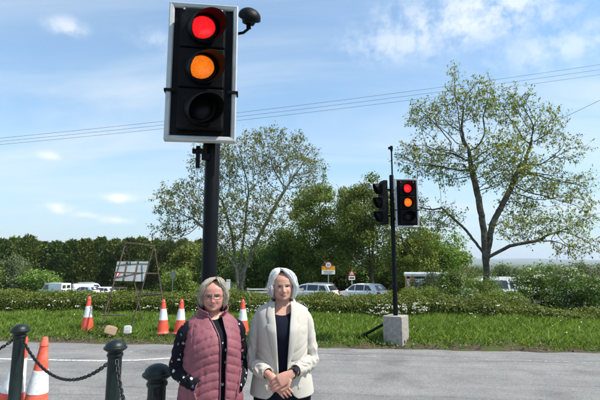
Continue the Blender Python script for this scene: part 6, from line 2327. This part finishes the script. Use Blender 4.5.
    for (sh, el, wr, sd) in ((sh_l, el_l, wr_l, 5), (sh_r, el_r, wr_r, 7)):
        sx = -1 if sh.x < 0 else 1
        e = el + (wr - el) * 1.03
        sleeve('sleeve', top, [sh + Vector((-sx * 0.03, 0, 0.012)), sh + Vector((sx * 0.012, 0, -0.03)), (sh + el) / 2 + Vector((sx * 0.012, 0.006, 0)), el + Vector((sx * 0.006, 0.008, -0.006)), (el + e) / 2 + Vector((sx * 0.01, -0.006, -0.01)), e],
               [0.045, 0.058, 0.055, 0.053, 0.050, 0.042], MATS['floral_black'], sd, 0.0038, lambda f: 0.9 * np.exp(-((f - 0.55) / 0.15) ** 2) + 0.5 * np.exp(-((f - 0.9) / 0.15) ** 2))
    # quilted gilet
    vs0 = [(0.60, 0.228, 0.165, 0.168, 0.0), (0.74, 0.222, 0.168, 0.165, 0.0), (0.88, 0.208, 0.168, 0.152, 0.0), (0.98, 0.198, 0.165, 0.138, 0.0), (1.08, 0.194, 0.172, 0.132, 0.0),
          (1.15, 0.190, 0.160, 0.128, 0.008), (1.20, 0.184, 0.132, 0.118, 0.014), (1.235, 0.172, 0.110, 0.108, 0.018), (1.262, 0.142, 0.094, 0.096, 0.022), (1.285, 0.104, 0.082, 0.086, 0.026), (1.298, 0.086, 0.076, 0.08, 0.028)]

    vs = [(z * ZS, w * 0.925, a * 0.94, b * 0.94, y) for z, w, a, b, y in vs0]

    def gap(z):
        h = float(catmull([0.62, 0.78, 0.99, 1.14, 1.25, 1.31, 1.35], [0.020, 0.018, 0.018, 0.022, 0.030, 0.040, 0.050], z))
        w = float(catmull([q[0] for q in vs], [q[1] for q in vs], z))
        o_ = 0.030 * min(1, max(0, (1.33 - z) / 0.12))       # the opening hangs to her left of centre
        f = lambda q: math.copysign(math.asin(min(0.98, abs(q) / w) ** (1 / 0.88)), q)
        return (f(h + o_), f(h - o_))

    def quilt(a, z, p):
        s = np.where(a < math.pi, a, 2 * math.pi - a)           # 0 front .. pi back
        side = np.where(a < math.pi, 1.0, -1.0)
        slope = 0.035 * np.sin(s * 1.3) * 1.0 - 0.018 * np.cos(s * 2.0)
        zz = z + slope + 0.004 * vnoise(np.stack([p[:, 0] * 12, p[:, 1] * 12, p[:, 2] * 2], -1), 4)
        ph = zz / 0.052
        puff = np.abs(np.sin(math.pi * ph)) ** 0.5
        amp = 0.0066
        seam = 1 - 0.75 * np.exp(-((s - 0.95) / 0.035) ** 2) - 0.6 * np.exp(-((s - 1.75) / 0.04) ** 2)
        edge = np.clip((s - np.where(a < math.pi, gap(z)[0], gap(z)[1])) / 0.10, 0, 1) ** 0.5
        puck = 0.0042 * vnoise(np.stack([p[:, 0] * 60, p[:, 1] * 60, zz * 20], -1), 9) * (1.1 - 0.8 * puff) + 0.0022 * vnoise(np.stack([p[:, 0] * 24, p[:, 1] * 24, p[:, 2] * 24], -1), 12)
        return amp * puff * seam * (0.35 + 0.65 * edge) * (0.5 + 0.5 * min(1, (1.352 - z) / 0.06)) + puck
    zs = np.linspace(0.625, 1.349, 160)
    rows = torso_rings(vs, zs, n=200, gap=gap, disp=quilt)
    gl = grid_mb(rows).build('gilet', MATS['vest_rose'], t, smooth=True)
    so = gl.modifiers.new('thick', 'SOLIDIFY'); so.thickness = 0.008; so.offset = -1
    # stand-up collar, fallen open at the front
    cr, ci = [], []
    A = np.linspace(R(30), R(330), 60)
    for (dz, k) in ((-0.010, 1.02), (0.008, 1.10), (0.022, 1.10), (0.030, 1.06), (0.034, 1.07), (0.046, 1.13), (0.058, 1.13), (0.066, 1.09)):
        row = []
        for a in A:
            fr = max(0, math.cos(a))
            kk = k * (1 + 0.28 * fr * (dz + 0.01) / 0.07)
            row.append((0.086 * kk * math.sin(a), 0.027 - 0.076 * kk * math.cos(a) - 0.02 * fr, 1.340 + dz * 0.8 * (1 - 0.30 * fr) - 0.030 * fr ** 1.5))
        cr.append(row)
    co = grid_mb(cr).build('collar', MATS['vest_rose'], gl, smooth=True)
    so = co.modifiers.new('thick', 'SOLIDIFY'); so.thickness = 0.010; so.offset = -1
    for row in cr[1:]: ci.append([((x) * 0.875, 0.027 + (y - 0.027) * 0.875, z - 0.003) for x, y, z in row])
    grid_mb(ci).build('collar_lining', MATS['vest_lining'], gl, smooth=True)
    # zip tapes along the two front edges
    for side in (0, -1):
        pts = [tuple(Vector(rows[i][side]) + Vector((0, -0.005, 0))) for i in range(0, 160, 4)]
        MB().tube(pts, 0.0048, 6).build('zip_edge', MATS['zip'], gl, smooth=True)
    # pocket welts where the hands go in
    for sg in (-1, 1):
        pts = []
        for z, xx in zip(np.linspace(0.995, 0.835, 9), np.linspace(0.168, 0.122, 9)):
            r = rows[int(np.argmin(np.abs(zs - z)))]
            c_ = np.abs(r[:, 0] - sg * xx) + np.where(r[:, 1] < 0, 0, 1)
            q = r[int(c_.argmin())]
            pts.append(Vector(q) + Vector((sg * 0.002, -0.003, 0)))
        MB().tube(pts, [0.004] + [0.0065] * 7 + [0.004], 8).build('pocket_welt', MATS['vest_rose'], gl, smooth=True)
    trousers(t, MATS['black_cloth'], (0.2, 0.135, 0.14), 0.2, 0.97, 0.76, 14)
    shoes(t, 0.2)
    return t


woman_gilet()


# ---------------------------------------------------------------- the air
def haze():
    m = bpy.data.materials.new('haze_air'); m.use_nodes = True
    nt = m.node_tree; nt.nodes.clear()
    out = node(nt, 'ShaderNodeOutputMaterial')
    v = node(nt, 'ShaderNodeVolumePrincipled')
    v.inputs['Color'].default_value = (0.80, 0.89, 1.0, 1)
    v.inputs['Density'].default_value = 0.00012
    v.inputs['Anisotropy'].default_value = 0.2
    nt.links.new(v.outputs[0], out.inputs['Volume'])
    o = MB().box((0, 0, 110), (42000, 42000, 300)).build('haze', m)
    tag(o, 'thin pale summer haze in the air over the land', 'haze', kind='stuff')


haze()
